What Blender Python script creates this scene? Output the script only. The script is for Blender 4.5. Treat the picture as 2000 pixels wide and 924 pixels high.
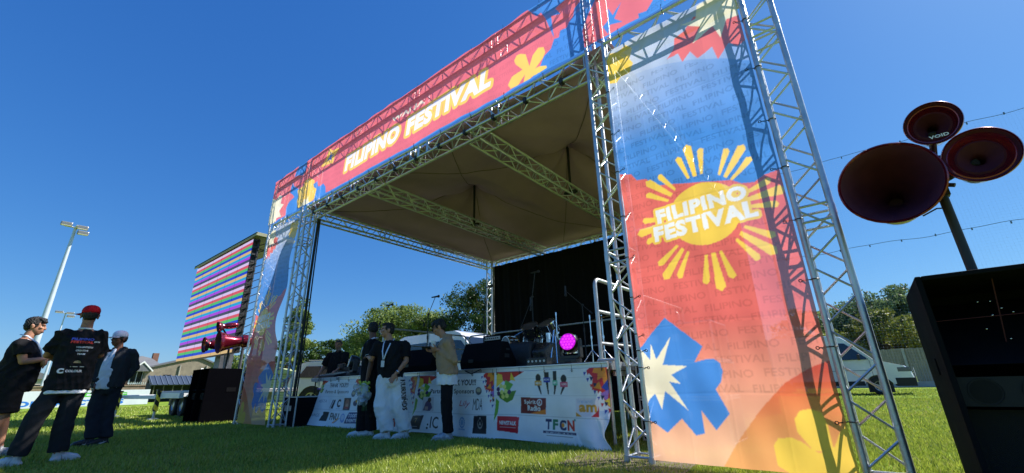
import bpy, bmesh, math, random
import numpy as np
from mathutils import Vector, Matrix
from mathutils.bvhtree import BVHTree
R = math.radians
SC = bpy.context.scene
for _o in list(bpy.data.objects):
    bpy.data.objects.remove(_o)

# ------------------------------------------------------------------ camera
YAW, PITCH, ROLL, EYE = -0.6761, 0.3399, -0.0234, 0.7273
fw = Vector((math.sin(YAW)*math.cos(PITCH), math.cos(YAW)*math.cos(PITCH), math.sin(PITCH)))
rt = Vector((math.cos(YAW), -math.sin(YAW), 0)); up = rt.cross(fw)
c_, s_ = math.cos(ROLL), math.sin(ROLL)
r2 = c_*rt + s_*up; u2 = -s_*rt + c_*up
cam_d = bpy.data.cameras.new('camera'); cam = bpy.data.objects.new('camera', cam_d)
SC.collection.objects.link(cam)
M = Matrix((r2, u2, -fw)).transposed().to_4x4(); M.translation = (0, 0, EYE)
cam.matrix_world = M
cam_d.sensor_width = 36; cam_d.lens = 36*819.75/2000
cam_d.clip_start = 0.05; cam_d.clip_end = 3000
SC.camera = cam

# ------------------------------------------------------------------ sky, sun, exposure
SUN = Vector((0.52, 0.775, 1.0)).normalized()          # direction towards the sun
EL = math.asin(SUN.z); AZ = math.atan2(SUN.x, SUN.y)
W = bpy.data.worlds.new('World'); SC.world = W; W.use_nodes = True
nt = W.node_tree; nt.nodes.clear()
sky = nt.nodes.new('ShaderNodeTexSky'); sky.sky_type = 'NISHITA'; sky.sun_disc = False
sky.sun_elevation = EL; sky.sun_rotation = AZ
sky.air_density = 1.0; sky.dust_density = 0.4; sky.ozone_density = 2.2; sky.altitude = 50
bg = nt.nodes.new('ShaderNodeBackground'); bg.inputs['Strength'].default_value = 0.15
hsv = nt.nodes.new('ShaderNodeHueSaturation'); hsv.inputs['Saturation'].default_value = 1.22
wo = nt.nodes.new('ShaderNodeOutputWorld')
nt.links.new(sky.outputs[0], hsv.inputs['Color'])
# deep polarised blue of the photograph: a per-channel tone curve on the physical sky
_sp = nt.nodes.new('ShaderNodeSeparateColor'); _cb = nt.nodes.new('ShaderNodeCombineColor'); nt.links.new(hsv.outputs[0], _sp.inputs[0])
for _i, (_p, _a) in enumerate(((0.92, 0.268), (0.75, 0.54), (0.52, 1.21))):
    _pw = nt.nodes.new('ShaderNodeMath'); _pw.operation = 'POWER'; _pw.inputs[1].default_value = _p; nt.links.new(_sp.outputs[_i], _pw.inputs[0])
    _ml = nt.nodes.new('ShaderNodeMath'); _ml.operation = 'MULTIPLY'; _ml.inputs[1].default_value = _a; nt.links.new(_pw.outputs[0], _ml.inputs[0]); nt.links.new(_ml.outputs[0], _cb.inputs[_i])
nt.links.new(_cb.outputs[0], bg.inputs[0])
nt.links.new(bg.outputs[0], wo.inputs[0])
sl = bpy.data.lights.new('sun', 'SUN'); sl.energy = 5.0; sl.angle = R(0.53); sl.color = (1, 0.955, 0.88)
so = bpy.data.objects.new('sun', sl); SC.collection.objects.link(so)
so.rotation_euler = (-SUN).to_track_quat('-Z', 'Y').to_euler(); so.location = (20, 30, 40)
SC.view_settings.view_transform = 'Standard'; SC.view_settings.look = 'None'
SC.view_settings.exposure = 0.80; SC.view_settings.gamma = 1.0
SC.view_settings.use_curve_mapping = False
SC.cycles.max_bounces = 7; SC.cycles.transparent_max_bounces = 24
SC.cycles.diffuse_bounces = 3; SC.cycles.glossy_bounces = 3; SC.cycles.transmission_bounces = 5
SC.cycles.use_denoising = True
SC.cycles.sample_clamp_indirect = 6

# ------------------------------------------------------------------ materials
def lin(v):
    v = v/255.0
    return v/12.92 if v <= 0.04045 else ((v+0.055)/1.055)**2.4
def S(r, g, b): return (lin(r), lin(g), lin(b))
MATS = {}
def mat(name, col, rough=0.6, metal=0.0, var=0.0, vscale=8.0, bump=0.0, bscale=40.0, spec=0.5,
        emit=None, estr=0.0, attr=None, trans=0.0, clear=0.0, coat=0.0, aniso_scale=None, col2=None):
    """procedural Principled: noise-varied colour and roughness, noise bump, optional translucency / see-through"""
    if name in MATS: return MATS[name]
    m = bpy.data.materials.new(name); m.use_nodes = True; t = m.node_tree; t.nodes.clear()
    N = t.nodes.new; L = t.links.new
    out = N('ShaderNodeOutputMaterial'); p = N('ShaderNodeBsdfPrincipled')
    p.inputs['Roughness'].default_value = rough; p.inputs['Metallic'].default_value = metal
    p.inputs['Specular IOR Level'].default_value = spec
    if coat: p.inputs['Coat Weight'].default_value = coat; p.inputs['Coat Roughness'].default_value = 0.08
    co = N('ShaderNodeTexCoord')
    src = co.outputs['Object']
    if aniso_scale:
        mp = N('ShaderNodeMapping'); mp.inputs['Scale'].default_value = aniso_scale; L(src, mp.inputs[0]); src = mp.outputs[0]
    csock = None
    if attr:
        a = N('ShaderNodeAttribute'); a.attribute_name = attr; csock = a.outputs['Color']
    if var > 0 or col2:
        n = N('ShaderNodeTexNoise'); n.inputs['Scale'].default_value = vscale; n.inputs['Detail'].default_value = 6; n.inputs['Roughness'].default_value = 0.6
        L(src, n.inputs['Vector'])
        if col2:
            rp = N('ShaderNodeValToRGB'); rp.color_ramp.elements[0].position = 0.38; rp.color_ramp.elements[1].position = 0.62
            rp.color_ramp.elements[0].color = (*col, 1); rp.color_ramp.elements[1].color = (*col2, 1)
            L(n.outputs[0], rp.inputs[0]); csock = rp.outputs[0]
        if var > 0:
            mr = N('ShaderNodeMapRange'); mr.inputs[1].default_value = 0.3; mr.inputs[2].default_value = 0.7
            mr.inputs[3].default_value = 1-var; mr.inputs[4].default_value = 1+var; L(n.outputs[0], mr.inputs[0])
            mx = N('ShaderNodeMix'); mx.data_type = 'RGBA'; mx.blend_type = 'MULTIPLY'; mx.inputs[0].default_value = 1
            if csock: L(csock, mx.inputs[6])
            else: mx.inputs[6].default_value = (*col, 1)
            L(mr.outputs[0], mx.inputs[7]); csock = mx.outputs[2]
            rr = N('ShaderNodeMapRange'); rr.inputs[1].default_value = 0.3; rr.inputs[2].default_value = 0.7
            rr.inputs[3].default_value = max(0.03, rough-var*0.4); rr.inputs[4].default_value = min(1, rough+var*0.4)
            L(n.outputs[0], rr.inputs[0]); L(rr.outputs[0], p.inputs['Roughness'])
    if csock: L(csock, p.inputs['Base Color'])
    else: p.inputs['Base Color'].default_value = (*col, 1)
    if bump > 0:
        nb = N('ShaderNodeTexNoise'); nb.inputs['Scale'].default_value = bscale; nb.inputs['Detail'].default_value = 4
        L(src, nb.inputs['Vector']); b = N('ShaderNodeBump'); b.inputs['Strength'].default_value = bump; b.inputs['Distance'].default_value = 0.02
        L(nb.outputs[0], b.inputs['Height']); L(b.outputs[0], p.inputs['Normal'])
    if emit: p.inputs['Emission Color'].default_value = (*emit, 1); p.inputs['Emission Strength'].default_value = estr
    sh = p.outputs[0]
    if trans > 0:
        tr = N('ShaderNodeBsdfTranslucent')
        if csock: L(csock, tr.inputs[0])
        else: tr.inputs[0].default_value = (*col, 1)
        ms = N('ShaderNodeMixShader'); ms.inputs[0].default_value = trans; L(sh, ms.inputs[1]); L(tr.outputs[0], ms.inputs[2]); sh = ms.outputs[0]
    if clear > 0:
        tp = N('ShaderNodeBsdfTransparent'); ms = N('ShaderNodeMixShader'); ms.inputs[0].default_value = clear
        L(sh, ms.inputs[1]); L(tp.outputs[0], ms.inputs[2]); sh = ms.outputs[0]
    L(sh, out.inputs[0]); MATS[name] = m
    return m

# ------------------------------------------------------------------ object helpers
COL = SC.collection
def V(*a): return Vector(a[0]) if len(a) == 1 else Vector(a)
def tag(o, label=None, cat=None, group=None, kind=None):
    if label: o['label'] = label
    if cat: o['category'] = cat
    if group: o['group'] = group
    if kind: o['kind'] = kind
    return o
def thing(name, label, cat, loc=(0, 0, 0), rz=0.0, group=None):
    o = bpy.data.objects.new(name, None); COL.objects.link(o); o.location = loc; o.rotation_euler = (0, 0, rz)
    o.empty_display_size = 0.2
    return tag(o, label, cat, group)
def dup(root, loc, rz=None, label=None):
    r = root.copy(); COL.objects.link(r); r.location = loc
    if rz is not None: r.rotation_euler = (0, 0, rz)
    if label: r['label'] = label
    for ch in [o for o in bpy.data.objects if o.parent == root]:
        c = ch.copy(); COL.objects.link(c); c.parent = r
        for g in [o for o in bpy.data.objects if o.parent == ch]:
            d = g.copy(); COL.objects.link(d); d.parent = c
    return r
def frame(d):
    d = Vector(d).normalized()
    a = Vector((0, 0, 1)) if abs(d.z) < 0.9 else Vector((1, 0, 0))
    x = d.cross(a).normalized(); return x, d.cross(x).normalized(), d
class MB:
    def __init__(s): s.v = []; s.f = []; s.mi = []; s.cur = 0
    def add(s, vs, fs):
        b = len(s.v); s.v += [tuple(v) for v in vs]; s.f += [tuple(b+i for i in f) for f in fs]; s.mi += [s.cur]*len(fs); return s
    def box(s, c, d, rz=0.0, M=None):
        x, y, z = d[0]/2, d[1]/2, d[2]/2
        P = [Vector((a*x, b*y, e*z)) for a in (-1, 1) for b in (-1, 1) for e in (-1, 1)]
        if M is not None: P = [M @ p for p in P]
        if rz: P = [Matrix.Rotation(rz, 3, 'Z') @ p for p in P]
        P = [p+Vector(c) for p in P]
        return s.add(P, [(0, 1, 3, 2), (4, 6, 7, 5), (0, 4, 5, 1), (2, 3, 7, 6), (0, 2, 6, 4), (1, 5, 7, 3)])
    def tube(s, p, q, r, q_r=None, n=8, cap=True):
        return s.path([p, q], [r, r if q_r is None else q_r], n, cap)
    def path(s, pts, rad, n=8, cap=True):
        pts = [Vector(p) for p in pts]
        if not isinstance(rad, (list, tuple)): rad = [rad]*len(pts)
        X = None; rings = []
        for i, p in enumerate(pts):
            d = (pts[min(i+1, len(pts)-1)]-pts[max(i-1, 0)])
            if d.length < 1e-9: d = Vector((0, 0, 1))
            d.normalize()
            if X is None: X, Y, _ = frame(d)
            else:
                X = (X-d*X.dot(d)); X = X.normalized() if X.length > 1e-6 else frame(d)[0]; Y = d.cross(X)
            rings.append([p+(X*math.cos(2*math.pi*k/n)+Y*math.sin(2*math.pi*k/n))*rad[i] for k in range(n)])
        fs = []
        for i in range(len(pts)-1):
            for k in range(n):
                fs.append((i*n+k, i*n+(k+1) % n, (i+1)*n+(k+1) % n, (i+1)*n+k))
        if cap: fs.append(tuple(range(n))[::-1]); fs.append(tuple((len(pts)-1)*n+k for k in range(n)))
        return s.add([p for r in rings for p in r], fs)
    def lathe(s, prof, o=(0, 0, 0), d=(0, 0, 1), n=24):
        """prof = [(radius, height)...] turned about axis d through o"""
        X, Y, Z = frame(d); o = Vector(o); vs = []; fs = []
        for r, h in prof:
            for k in range(n):
                a = 2*math.pi*k/n; vs.append(o+Z*h+(X*math.cos(a)+Y*math.sin(a))*r)
        for i in range(len(prof)-1):
            for k in range(n): fs.append((i*n+k, i*n+(k+1) % n, (i+1)*n+(k+1) % n, (i+1)*n+k))
        return s.add(vs, fs)
    def ell(s, c, r, M=None, nu=16, nv=10):
        c = Vector(c); vs = []; fs = []
        for i in range(1, nv):
            t = math.pi*i/nv
            for k in range(nu):
                a = 2*math.pi*k/nu; p = Vector((r[0]*math.sin(t)*math.cos(a), r[1]*math.sin(t)*math.sin(a), r[2]*math.cos(t)))
                vs.append(p)
        vs += [Vector((0, 0, r[2])), Vector((0, 0, -r[2]))]
        T, B = len(vs)-2, len(vs)-1
        for i in range(nv-2):
            for k in range(nu): fs.append((i*nu+k, (i+1)*nu+k, (i+1)*nu+(k+1) % nu, i*nu+(k+1) % nu))
        for k in range(nu): fs.append((T, k, (k+1) % nu)); fs.append((B, (nv-2)*nu+(k+1) % nu, (nv-2)*nu+k))
        if M is not None: vs = [M @ p for p in vs]
        return s.add([p+c for p in vs], fs)
    def prism(s, poly, ax, lo, hi):
        """poly 2D in the plane normal to ax ('x': (y,z), 'y': (x,z), 'z': (x,y))"""
        def mk(a, b, h): return {'x': (h, a, b), 'y': (a, h, b), 'z': (a, b, h)}[ax]
        n = len(poly); vs = [mk(a, b, lo) for a, b in poly]+[mk(a, b, hi) for a, b in poly]
        fs = [tuple(range(n)), tuple(range(2*n-1, n-1, -1))]+[(i, i+n, (i+1) % n+n, (i+1) % n) for i in range(n)]
        return s.add(vs, fs)
    def torus(s, c, d, Rr, r, n=16, m=6, arc=2*math.pi):
        X, Y, Z = frame(d); c = Vector(c)
        pts = [c+(X*math.cos(arc*k/n)+Y*math.sin(arc*k/n))*Rr for k in range(n+1)]
        return s.path(pts, r, m, True)
    def build(s, name, m, parent=None, smooth=False, bev=0.0, label=None, fix=True):
        me = bpy.data.meshes.new(name); me.from_pydata(s.v, [], s.f)
        ms = m if isinstance(m, (list, tuple)) else [m]
        for k in ms: me.materials.append(k)
        if len(ms) > 1: me.polygons.foreach_set('material_index', s.mi)
        if fix:
            bm = bmesh.new(); bm.from_mesh(me); bmesh.ops.recalc_face_normals(bm, faces=bm.faces); bm.to_mesh(me); bm.free()
        if smooth:
            me.polygons.foreach_set('use_smooth', [True]*len(me.polygons))
            try: me.set_sharp_from_angle(angle=R(40))
            except Exception: pass
        me.update()
        o = bpy.data.objects.new(name, me); COL.objects.link(o)
        if parent: o.parent = parent
        if bev:
            b = o.modifiers.new('bevel', 'BEVEL'); b.width = bev; b.segments = 2; b.limit_method = 'ANGLE'; b.angle_limit = R(40)
        if label: o['label'] = label
        return o
def build_each(mb, name, m, parent=None, **k):
    """every loose piece of the builder becomes an object of its own"""
    n = len(mb.v); p = list(range(n))
    def find(a):
        while p[a] != a: p[a] = p[p[a]]; a = p[a]
        return a
    for f in mb.f:
        for i in f[1:]: p[find(i)] = find(f[0])
    gr = {}
    for i in range(n): gr.setdefault(find(i), []).append(i)
    out = []
    for ids in gr.values():
        ix = {a: b for b, a in enumerate(ids)}; q = MB(); q.v = [mb.v[i] for i in ids]; q.f = [tuple(ix[i] for i in f) for f in mb.f if f[0] in ix]; q.mi = [0]*len(q.f)
        out.append(q.build(name, m, parent, **k))
    return out
def fast_mesh(name, verts, faces_per, nper, m, parent=None, attr=None, attr_name='tint', smooth=False):
    """big meshes from numpy: verts (N,3), faces (F,nper)"""
    me = bpy.data.meshes.new(name); F = len(faces_per)
    me.vertices.add(len(verts)); me.vertices.foreach_set('co', np.asarray(verts, np.float32).ravel())
    me.loops.add(F*nper); me.loops.foreach_set('vertex_index', np.asarray(faces_per, np.int32).ravel())
    me.polygons.add(F); me.polygons.foreach_set('loop_start', np.arange(0, F*nper, nper, dtype=np.int32))
    me.polygons.foreach_set('loop_total', np.full(F, nper, np.int32))
    if smooth: me.polygons.foreach_set('use_smooth', np.ones(F, bool))
    me.update(calc_edges=True)
    if attr is not None:
        a = me.color_attributes.new(attr_name, 'FLOAT_COLOR', 'POINT')
        c4 = np.ones((len(verts), 4), np.float32); c4[:, :3] = attr; a.data.foreach_set('color', c4.ravel())
    me.materials.append(m)
    o = bpy.data.objects.new(name, me); COL.objects.link(o)
    if parent: o.parent = parent
    return o

ALU = mat('aluminium_truss', (0.56, 0.58, 0.61), 0.42, 0.85, 0.22, 6, 0.15, 60)
GALV = mat('galvanised_steel', (0.50, 0.52, 0.53), 0.45, 0.8, 0.2, 10)
WPAINT = mat('white_paint', (0.72, 0.73, 0.73), 0.4, 0, 0.08, 3)
BLACKM = mat('black_powder_coat', (0.018, 0.018, 0.020), 0.5, 0, 0.25, 12, 0.2, 120)
BLACKW = mat('black_textured_paint', (0.0075, 0.0075, 0.0095), 0.85, 0, 0.2, 5, 0.3, 260, spec=0.06)
BLACKP = mat('black_plastic', (0.015, 0.015, 0.016), 0.38, 0, 0.15, 10)
RUBBER = mat('rubber', (0.02, 0.02, 0.02), 0.8, 0, 0.2, 20)
CHROME = mat('chrome', (0.75, 0.76, 0.78), 0.15, 1.0)
SILV = mat('silver_paint', (0.45, 0.46, 0.48), 0.35, 0.5)

# ------------------------------------------------------------------ text outlines and printed cloth
_tx = {}
def text_tris(s, bold=0.0):
    """triangles of a text in the built-in font; returns (T,3,2), normalised to x 0..1, y 0..1 (by ink box) and its aspect"""
    k = (s, bold)
    if k in _tx: return _tx[k]
    cu = bpy.data.curves.new('t', 'FONT'); cu.body = s; cu.offset = bold; cu.resolution_u = 3; cu.space_character = 1.0+bold*2
    cu.fill_mode = 'BOTH'
    ob = bpy.data.objects.new('t', cu); COL.objects.link(ob)
    dg = bpy.context.evaluated_depsgraph_get(); me = bpy.data.meshes.new_from_object(ob.evaluated_get(dg))
    me.calc_loop_triangles()
    co = np.empty(len(me.vertices)*3, np.float32); me.vertices.foreach_get('co', co); co = co.reshape(-1, 3)[:, :2]
    ti = np.empty(len(me.loop_triangles)*3, np.int32); me.loop_triangles.foreach_get('vertices', ti)
    T = co[ti].reshape(-1, 3, 2)
    bpy.data.objects.remove(ob); bpy.data.curves.remove(cu); bpy.data.meshes.remove(me)
    lo = T.reshape(-1, 2).min(0); hi = T.reshape(-1, 2).max(0)
    T = (T-lo)/(hi-lo); _tx[k] = (T, (hi-lo)[0]/(hi-lo)[1]); return _tx[k]
class Print:
    """a colour picture in metres, painted by code, later read at the vertices of a cloth mesh"""
    def __init__(s, x0, x1, z0, z1, step, base):
        s.x0, s.z0, s.st = x0, z0, step; s.w = int(round((x1-x0)/step))+1; s.h = int(round((z1-z0)/step))+1
        s.c = np.empty((s.h, s.w, 3), np.float32); s.c[:] = base
    def grid(s):
        return np.meshgrid(s.x0+np.arange(s.w)*s.st, s.z0+np.arange(s.h)*s.st)
    def mask_poly(s, pts):
        P = (np.array(pts, float)-[s.x0, s.z0])/s.st; m = np.zeros((s.h, s.w), bool)
        a = np.floor(P.min(0)).astype(int); b = np.ceil(P.max(0)).astype(int)+1
        a = np.maximum(a, 0); b = np.minimum(b, [s.w, s.h])
        if (b <= a).any(): return m
        X, Y = np.meshgrid(np.arange(a[0], b[0]), np.arange(a[1], b[1])); q = np.zeros(X.shape, bool)
        n = len(P)
        for i in range(n):
            x1, y1 = P[i]; x2, y2 = P[(i+1) % n]
            if y1 == y2: continue
            q ^= ((y1 > Y) != (y2 > Y)) & (X < (x2-x1)*(Y-y1)/(y2-y1)+x1)
        m[a[1]:b[1], a[0]:b[0]] = q; return m
    def mask_tris(s, T):
        m = np.zeros((s.h, s.w), bool)
        for t in (T-[s.x0, s.z0])/s.st:
            a = np.maximum(np.floor(t.min(0)).astype(int), 0); b = np.minimum(np.ceil(t.max(0)).astype(int)+1, [s.w, s.h])
            if (b <= a).any(): continue
            X, Y = np.meshgrid(np.arange(a[0], b[0]), np.arange(a[1], b[1]))
            d = []
            for i in range(3):
                p, q = t[i], t[(i+1) % 3]; d.append((q[0]-p[0])*(Y-p[1])-(q[1]-p[1])*(X-p[0]))
            d = np.array(d); m[a[1]:b[1], a[0]:b[0]] |= (d >= -1e-6).all(0) | (d <= 1e-6).all(0)
        return m
    def paint(s, m, col, a=1.0):
        s.c[m] = s.c[m]*(1-a)+np.array(col, np.float32)*a
    def poly(s, pts, col, a=1.0): s.paint(s.mask_poly(pts), col, a)
    def ellipse(s, cx, cz, rx, rz, col, a=1.0):
        X, Z = s.grid(); s.paint(((X-cx)/rx)**2+((Z-cz)/rz)**2 < 1, col, a)
    def rect(s, x0, z0, x1, z1, col, a=1.0): s.poly([(x0, z0), (x1, z0), (x1, z1), (x0, z1)], col, a)
    def text_mask(s, txt, x, z, h, w=None, bold=0.0, shear=0.0, rot=0.0):
        T, asp = text_tris(txt, bold); w = w or h*asp
        Q = T*[w, h]; Q = np.stack([Q[..., 0]+Q[..., 1]*shear, Q[..., 1]], -1)
        c, n = math.cos(rot), math.sin(rot); Q = np.stack([Q[..., 0]*c-Q[..., 1]*n+x, Q[..., 0]*n+Q[..., 1]*c+z], -1)
        return s.mask_tris(Q)
    def text(s, txt, x, z, h, w=None, col=(0, 0, 0), bold=0.0, shear=0.0, rot=0.0, a=1.0, outline=None, ow=0.0):
        m = s.text_mask(txt, x, z, h, w, bold, shear, rot)
        if outline is not None:
            k = int(round(ow/s.st)); g = np.zeros_like(m)
            for dy in range(-k, k+1):
                for dx in range(-k, k+1):
                    if dx*dx+dy*dy <= k*k+1: g |= np.roll(np.roll(m, dy, 0), dx, 1)
            s.paint(g, outline)
        s.paint(m, col, a)
    def vgrad(s, m, z0, c0, z1, c1):
        X, Z = s.grid(); t = np.clip((Z-z0)/(z1-z0), 0, 1)[..., None]; g = np.array(c0)*(1-t)+np.array(c1)*t; s.c[m] = g[m]
    def cloth(s, name, m, fn, parent=None, keep=None, blur=1):
        """fn(X,Z) -> (x,y,z) arrays"""
        c = s.c
        if blur: 
            c = (c+np.roll(c, 1, 0)+np.roll(c, 1, 1)+np.roll(np.roll(c, 1, 0), 1, 1))/4; c[0] = s.c[0]; c[:, 0] = s.c[:, 0]
        X, Z = s.grid(); x, y, z = fn(X, Z); vs = np.stack([x, y, z], -1).reshape(-1, 3)
        i = np.arange(s.h-1)[:, None]*s.w+np.arange(s.w-1)[None]; f = np.stack([i, i+1, i+s.w+1, i+s.w], -1).reshape(-1, 4)
        if keep is not None: f = f[(keep[:-1, :-1]).reshape(-1)]
        return fast_mesh(name, vs, f, 4, m, parent, c.reshape(-1, 3), 'print', True)
# ================================================================== GROUND
gm = mat('turf_soil', S(98, 122, 40), 0.9, 0, 0.25, 1.3, 0.9, 30, spec=0.1, col2=S(128, 152, 54))
b = MB(); b.add([(-900, -900, 0), (900, -900, 0), (900, 900, 0), (-900, 900, 0)], [(0, 1, 2, 3)])
ground = b.build('ground', gm); tag(ground, kind='structure')

# ================================================================== STAGE FRAME (box truss)
D0, T = 4.13, 0.24
XLO, XLI, XRI, XRO = -11.6645, -9.8426, -1.975, -0.183
ZT, ZU, YB, XBL = 4.62, 5.95, 10.73, -9.79
CH, BR = 0.0245, 0.0095
def box_truss(mb, p, q, a, c, s=T, pitch=0.25, flip=0):
    """p,q: corner chord ends; a,c: the two side vectors (unit) of the square section"""
    p, q, a, c = Vector(p), Vector(q), Vector(a), Vector(c); d = (q-p); Ln = d.length; d.normalize()
    cs = [p, p+a*s, p+a*s+c*s, p+c*s]
    for k in cs: mb.tube(k, k+d*Ln, CH, n=12)
    n = max(2, int(round((Ln-0.12)/pitch))); st = (Ln-0.12)/n
    for fi in range(4):
        A, B = cs[fi], cs[(fi+1) % 4]
        for i in range(n):
            t0 = 0.06+i*st+0.02; t1 = 0.06+(i+1)*st-0.02
            u, v = (A, B) if (i+fi+flip) % 2 == 0 else (B, A)
            mb.tube(u+d*t0, v+d*t1, BR, n=6, cap=False)
        for t0 in (0.035, Ln-0.035): mb.tube(A+d*t0, B+d*t0, BR*1.15, n=6, cap=False)
    # conical couplers every two metres
    k = 2.0
    while k < Ln-0.3:
        for e in cs: mb.tube(e+d*(k-0.045), e+d*(k+0.045), CH*1.13, n=10)
        for fi in range(4):
            for o in (-0.07, 0.07): mb.tube(cs[fi]+d*(k+o), cs[(fi+1) % 4]+d*(k+o), BR*1.15, n=6, cap=False)
        k += 2.0
frame_t = thing('truss_stage', 'silver aluminium box truss frame and canopy roof of the outdoor stage, with side wings', 'stage', (0, D0, 0))
def part(name, fn, m=ALU, parent=frame_t, off=(0, D0, 0), smooth=True, **k):
    mb = MB(); fn(mb); mb.v = [(a-off[0], b_-off[1], c-off[2]) for a, b_, c in mb.v]
    return mb.build(name, m, parent, smooth, **k)
def tower(x, y, z1, plate=True):
    o = part('tower', lambda mb: box_truss(mb, (x, y, 0.03), (x, y, z1), (1, 0, 0), (0, 1, 0)))
    for dx in (0, T):
        for dy in (0, T): part('tower_foot', lambda mb: mb.tube((x+dx, y+dy, 0.0), (x+dx, y+dy, 0.075), 0.033, n=12), GALV, o, off=(0, D0, 0))
    return o
for x in (XLO, XLI, XRI, XRO): tower(x, D0, 6.19)
for x in (XLO, XLI, XRI, XRO):
    pass
tower(XBL, YB, ZT+T); tower(XRI, YB, ZT+T)
e = 0.004
def beam(*a, **k): return part('beam', lambda mb: box_truss(mb, *a, **k))
xs = [XLO, XLI, XRI, XRO]
for z in (ZT, ZU):
    for i in range(3): beam((xs[i]+T+0.01, D0, z), (xs[i+1]-0.01, D0, z), (0, 1, 0), (0, 0, 1))
beam((XBL, D0+T+.01, ZT), (XBL, YB-.01, ZT), (1, 0, 0), (0, 0, 1))
beam((XRI, D0+T+.01, ZT), (XRI, YB-.01, ZT), (1, 0, 0), (0, 0, 1))
beam((XBL+T+.01, YB, ZT), (XRI-.01, YB, ZT), (0, 1, 0), (0, 0, 1))
for x in (-7.42, -4.42): beam((x, D0+T+.03, ZT), (x, YB-.03, ZT), (1, 0, 0), (0, 0, 1), flip=1)
# king posts that lift the canopy
KP = [(-7.5+0.1, 7.5), (-3.98, 7.5)]
for x, y in ((-7.30, 7.5), (-4.30, 7.5)):
    part('king_post', lambda mb: (mb.tube((x, y, 4.72), (x, y, 5.98), 0.03, n=10), mb.box((x, y, 4.76), (.30, .10, .05)), mb.tube((x, y, 5.94), (x, y, 6.0), .10, n=14)), BLACKM)
# canopy
def canopy():
    x0, x1, y0, y1 = XBL-.06, XRI+T+.06, D0+.10, YB+T+.08; nx, ny = 150, 110
    X, Y = np.meshgrid(np.linspace(x0, x1, nx), np.linspace(y0, y1, ny))
    Z = np.full_like(X, 4.93)
    u = (X-x0)/(x1-x0); v = (Y-y0)/(y1-y0); edge = np.minimum(1, 8*np.minimum(np.minimum(u, 1-u), np.minimum(v, 1-v)))
    h = np.zeros_like(X)
    for kx, ky in ((-7.30, 7.5), (-4.30, 7.5)):
        r = np.sqrt(((X-kx)/1.05)**2+((Y-ky)/1.25)**2); c = 1.12*np.exp(-r*1.05); c = np.where(r < .12, 1.12*np.exp(-.12*1.05), c)
        th = np.arctan2(Y-ky, X-kx); c = c*(1+.22*np.cos(4*th+math.pi)*np.exp(-((r-1.1)**2)))
        h = np.maximum(h, c)+0.12*np.minimum(h, c)
    Z += h*np.minimum(1, 4*np.minimum(np.minimum(u, 1-u), np.minimum(v, 1-v)))**.8
    Z -= .05*np.sin(u*math.pi*3)**2*(1-edge*.6)
    rng = np.random.default_rng(3)
    for k in range(9):
        a = rng.uniform(0, 6.28); f = rng.uniform(3, 9); Z += .006*np.sin((X*math.cos(a)+Y*math.sin(a))*f+rng.uniform(0, 6))
    vs = np.stack([X, Y-D0, Z], -1).reshape(-1, 3)
    i = np.arange(ny-1)[:, None]*nx+np.arange(nx-1)[None]; f = np.stack([i, i+1, i+nx+1, i+nx], -1).reshape(-1, 4)
    m = mat('canopy_pvc', (0.40, 0.255, 0.33), 0.8, 0, 0.08, 1.5, 0.25, 18, spec=0.1, trans=0.05)
    o = fast_mesh('canopy', vs, f, 4, m, frame_t, smooth=True)
    so_ = o.modifiers.new('thick', 'SOLIDIFY'); so_.thickness = 0.004
    # welded seam strips on the underside
    s = MB()
    def zt(x, y):
        j = min(nx-1, max(0, int(round((x-x0)/(x1-x0)*(nx-1))))); k = min(ny-1, max(0, int(round((y-y0)/(y1-y0)*(ny-1))))); return Z[k, j]
    for kx, ky in ((-7.30, 7.5), (-4.30, 7.5)):
        for (ax, ay) in ((kx-2.6, y0+.1), (kx+2.4, y0+.1), (kx-2.4, y1-.1), (kx+2.6, y1-.1)):
            ax = min(x1-.1, max(x0+.1, ax)); pts = []
            for t in np.linspace(.04, 1, 30):
                x = kx+(ax-kx)*t; y = ky+(ay-ky)*t; pts.append((x, y-D0, zt(x, y)-.012))
            s.path(pts, .007, 4)
    s.build('canopy_seam', mat('seam_tape', S(104, 90, 78), .8), o)
canopy()
# black clamps and ties on the lower header beam
for i, x in enumerate(np.arange(-9.2, -2.2, 0.62)):
    zc = ZT; cl = MB()
    cl.box((x, -.0, zc), (.05, .075, .075)); cl.tube((x-.03, 0, zc), (x+.03, 0, zc), .036, n=10)
    cl.path([(x, -.03, zc-.03), (x+.02, -.04, zc-.12), (x-.01, -.03, zc-.15)], .004, 4)
    cl.build('cable_clamp', BLACKM, frame_t)
hk = MB()
for x in (-8.62, -8.38, -5.42, -5.18):       # short spigot couplers standing between the chords
    hk.tube((x, 0, ZT), (x, 0, ZT+T), .026, n=10)
build_each(hk, 'spigot', ALU, frame_t, smooth=True)
cb = MB()
cb.path([(XLI+T+.08, .27, 0.05), (XLI+T+.075, .30, 1.4), (XLI+T+.09, .27, 3.0), (XLI+T+.08, .28, 4.6)], .03, 8)
cb.path([(XLI+T+.14, .30, 0.05), (XLI+T+.13, .33, 2.0), (XLI+T+.13, .30, 4.6)], .016, 6)
cb.build('cable_loom', RUBBER, frame_t, True)

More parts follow.
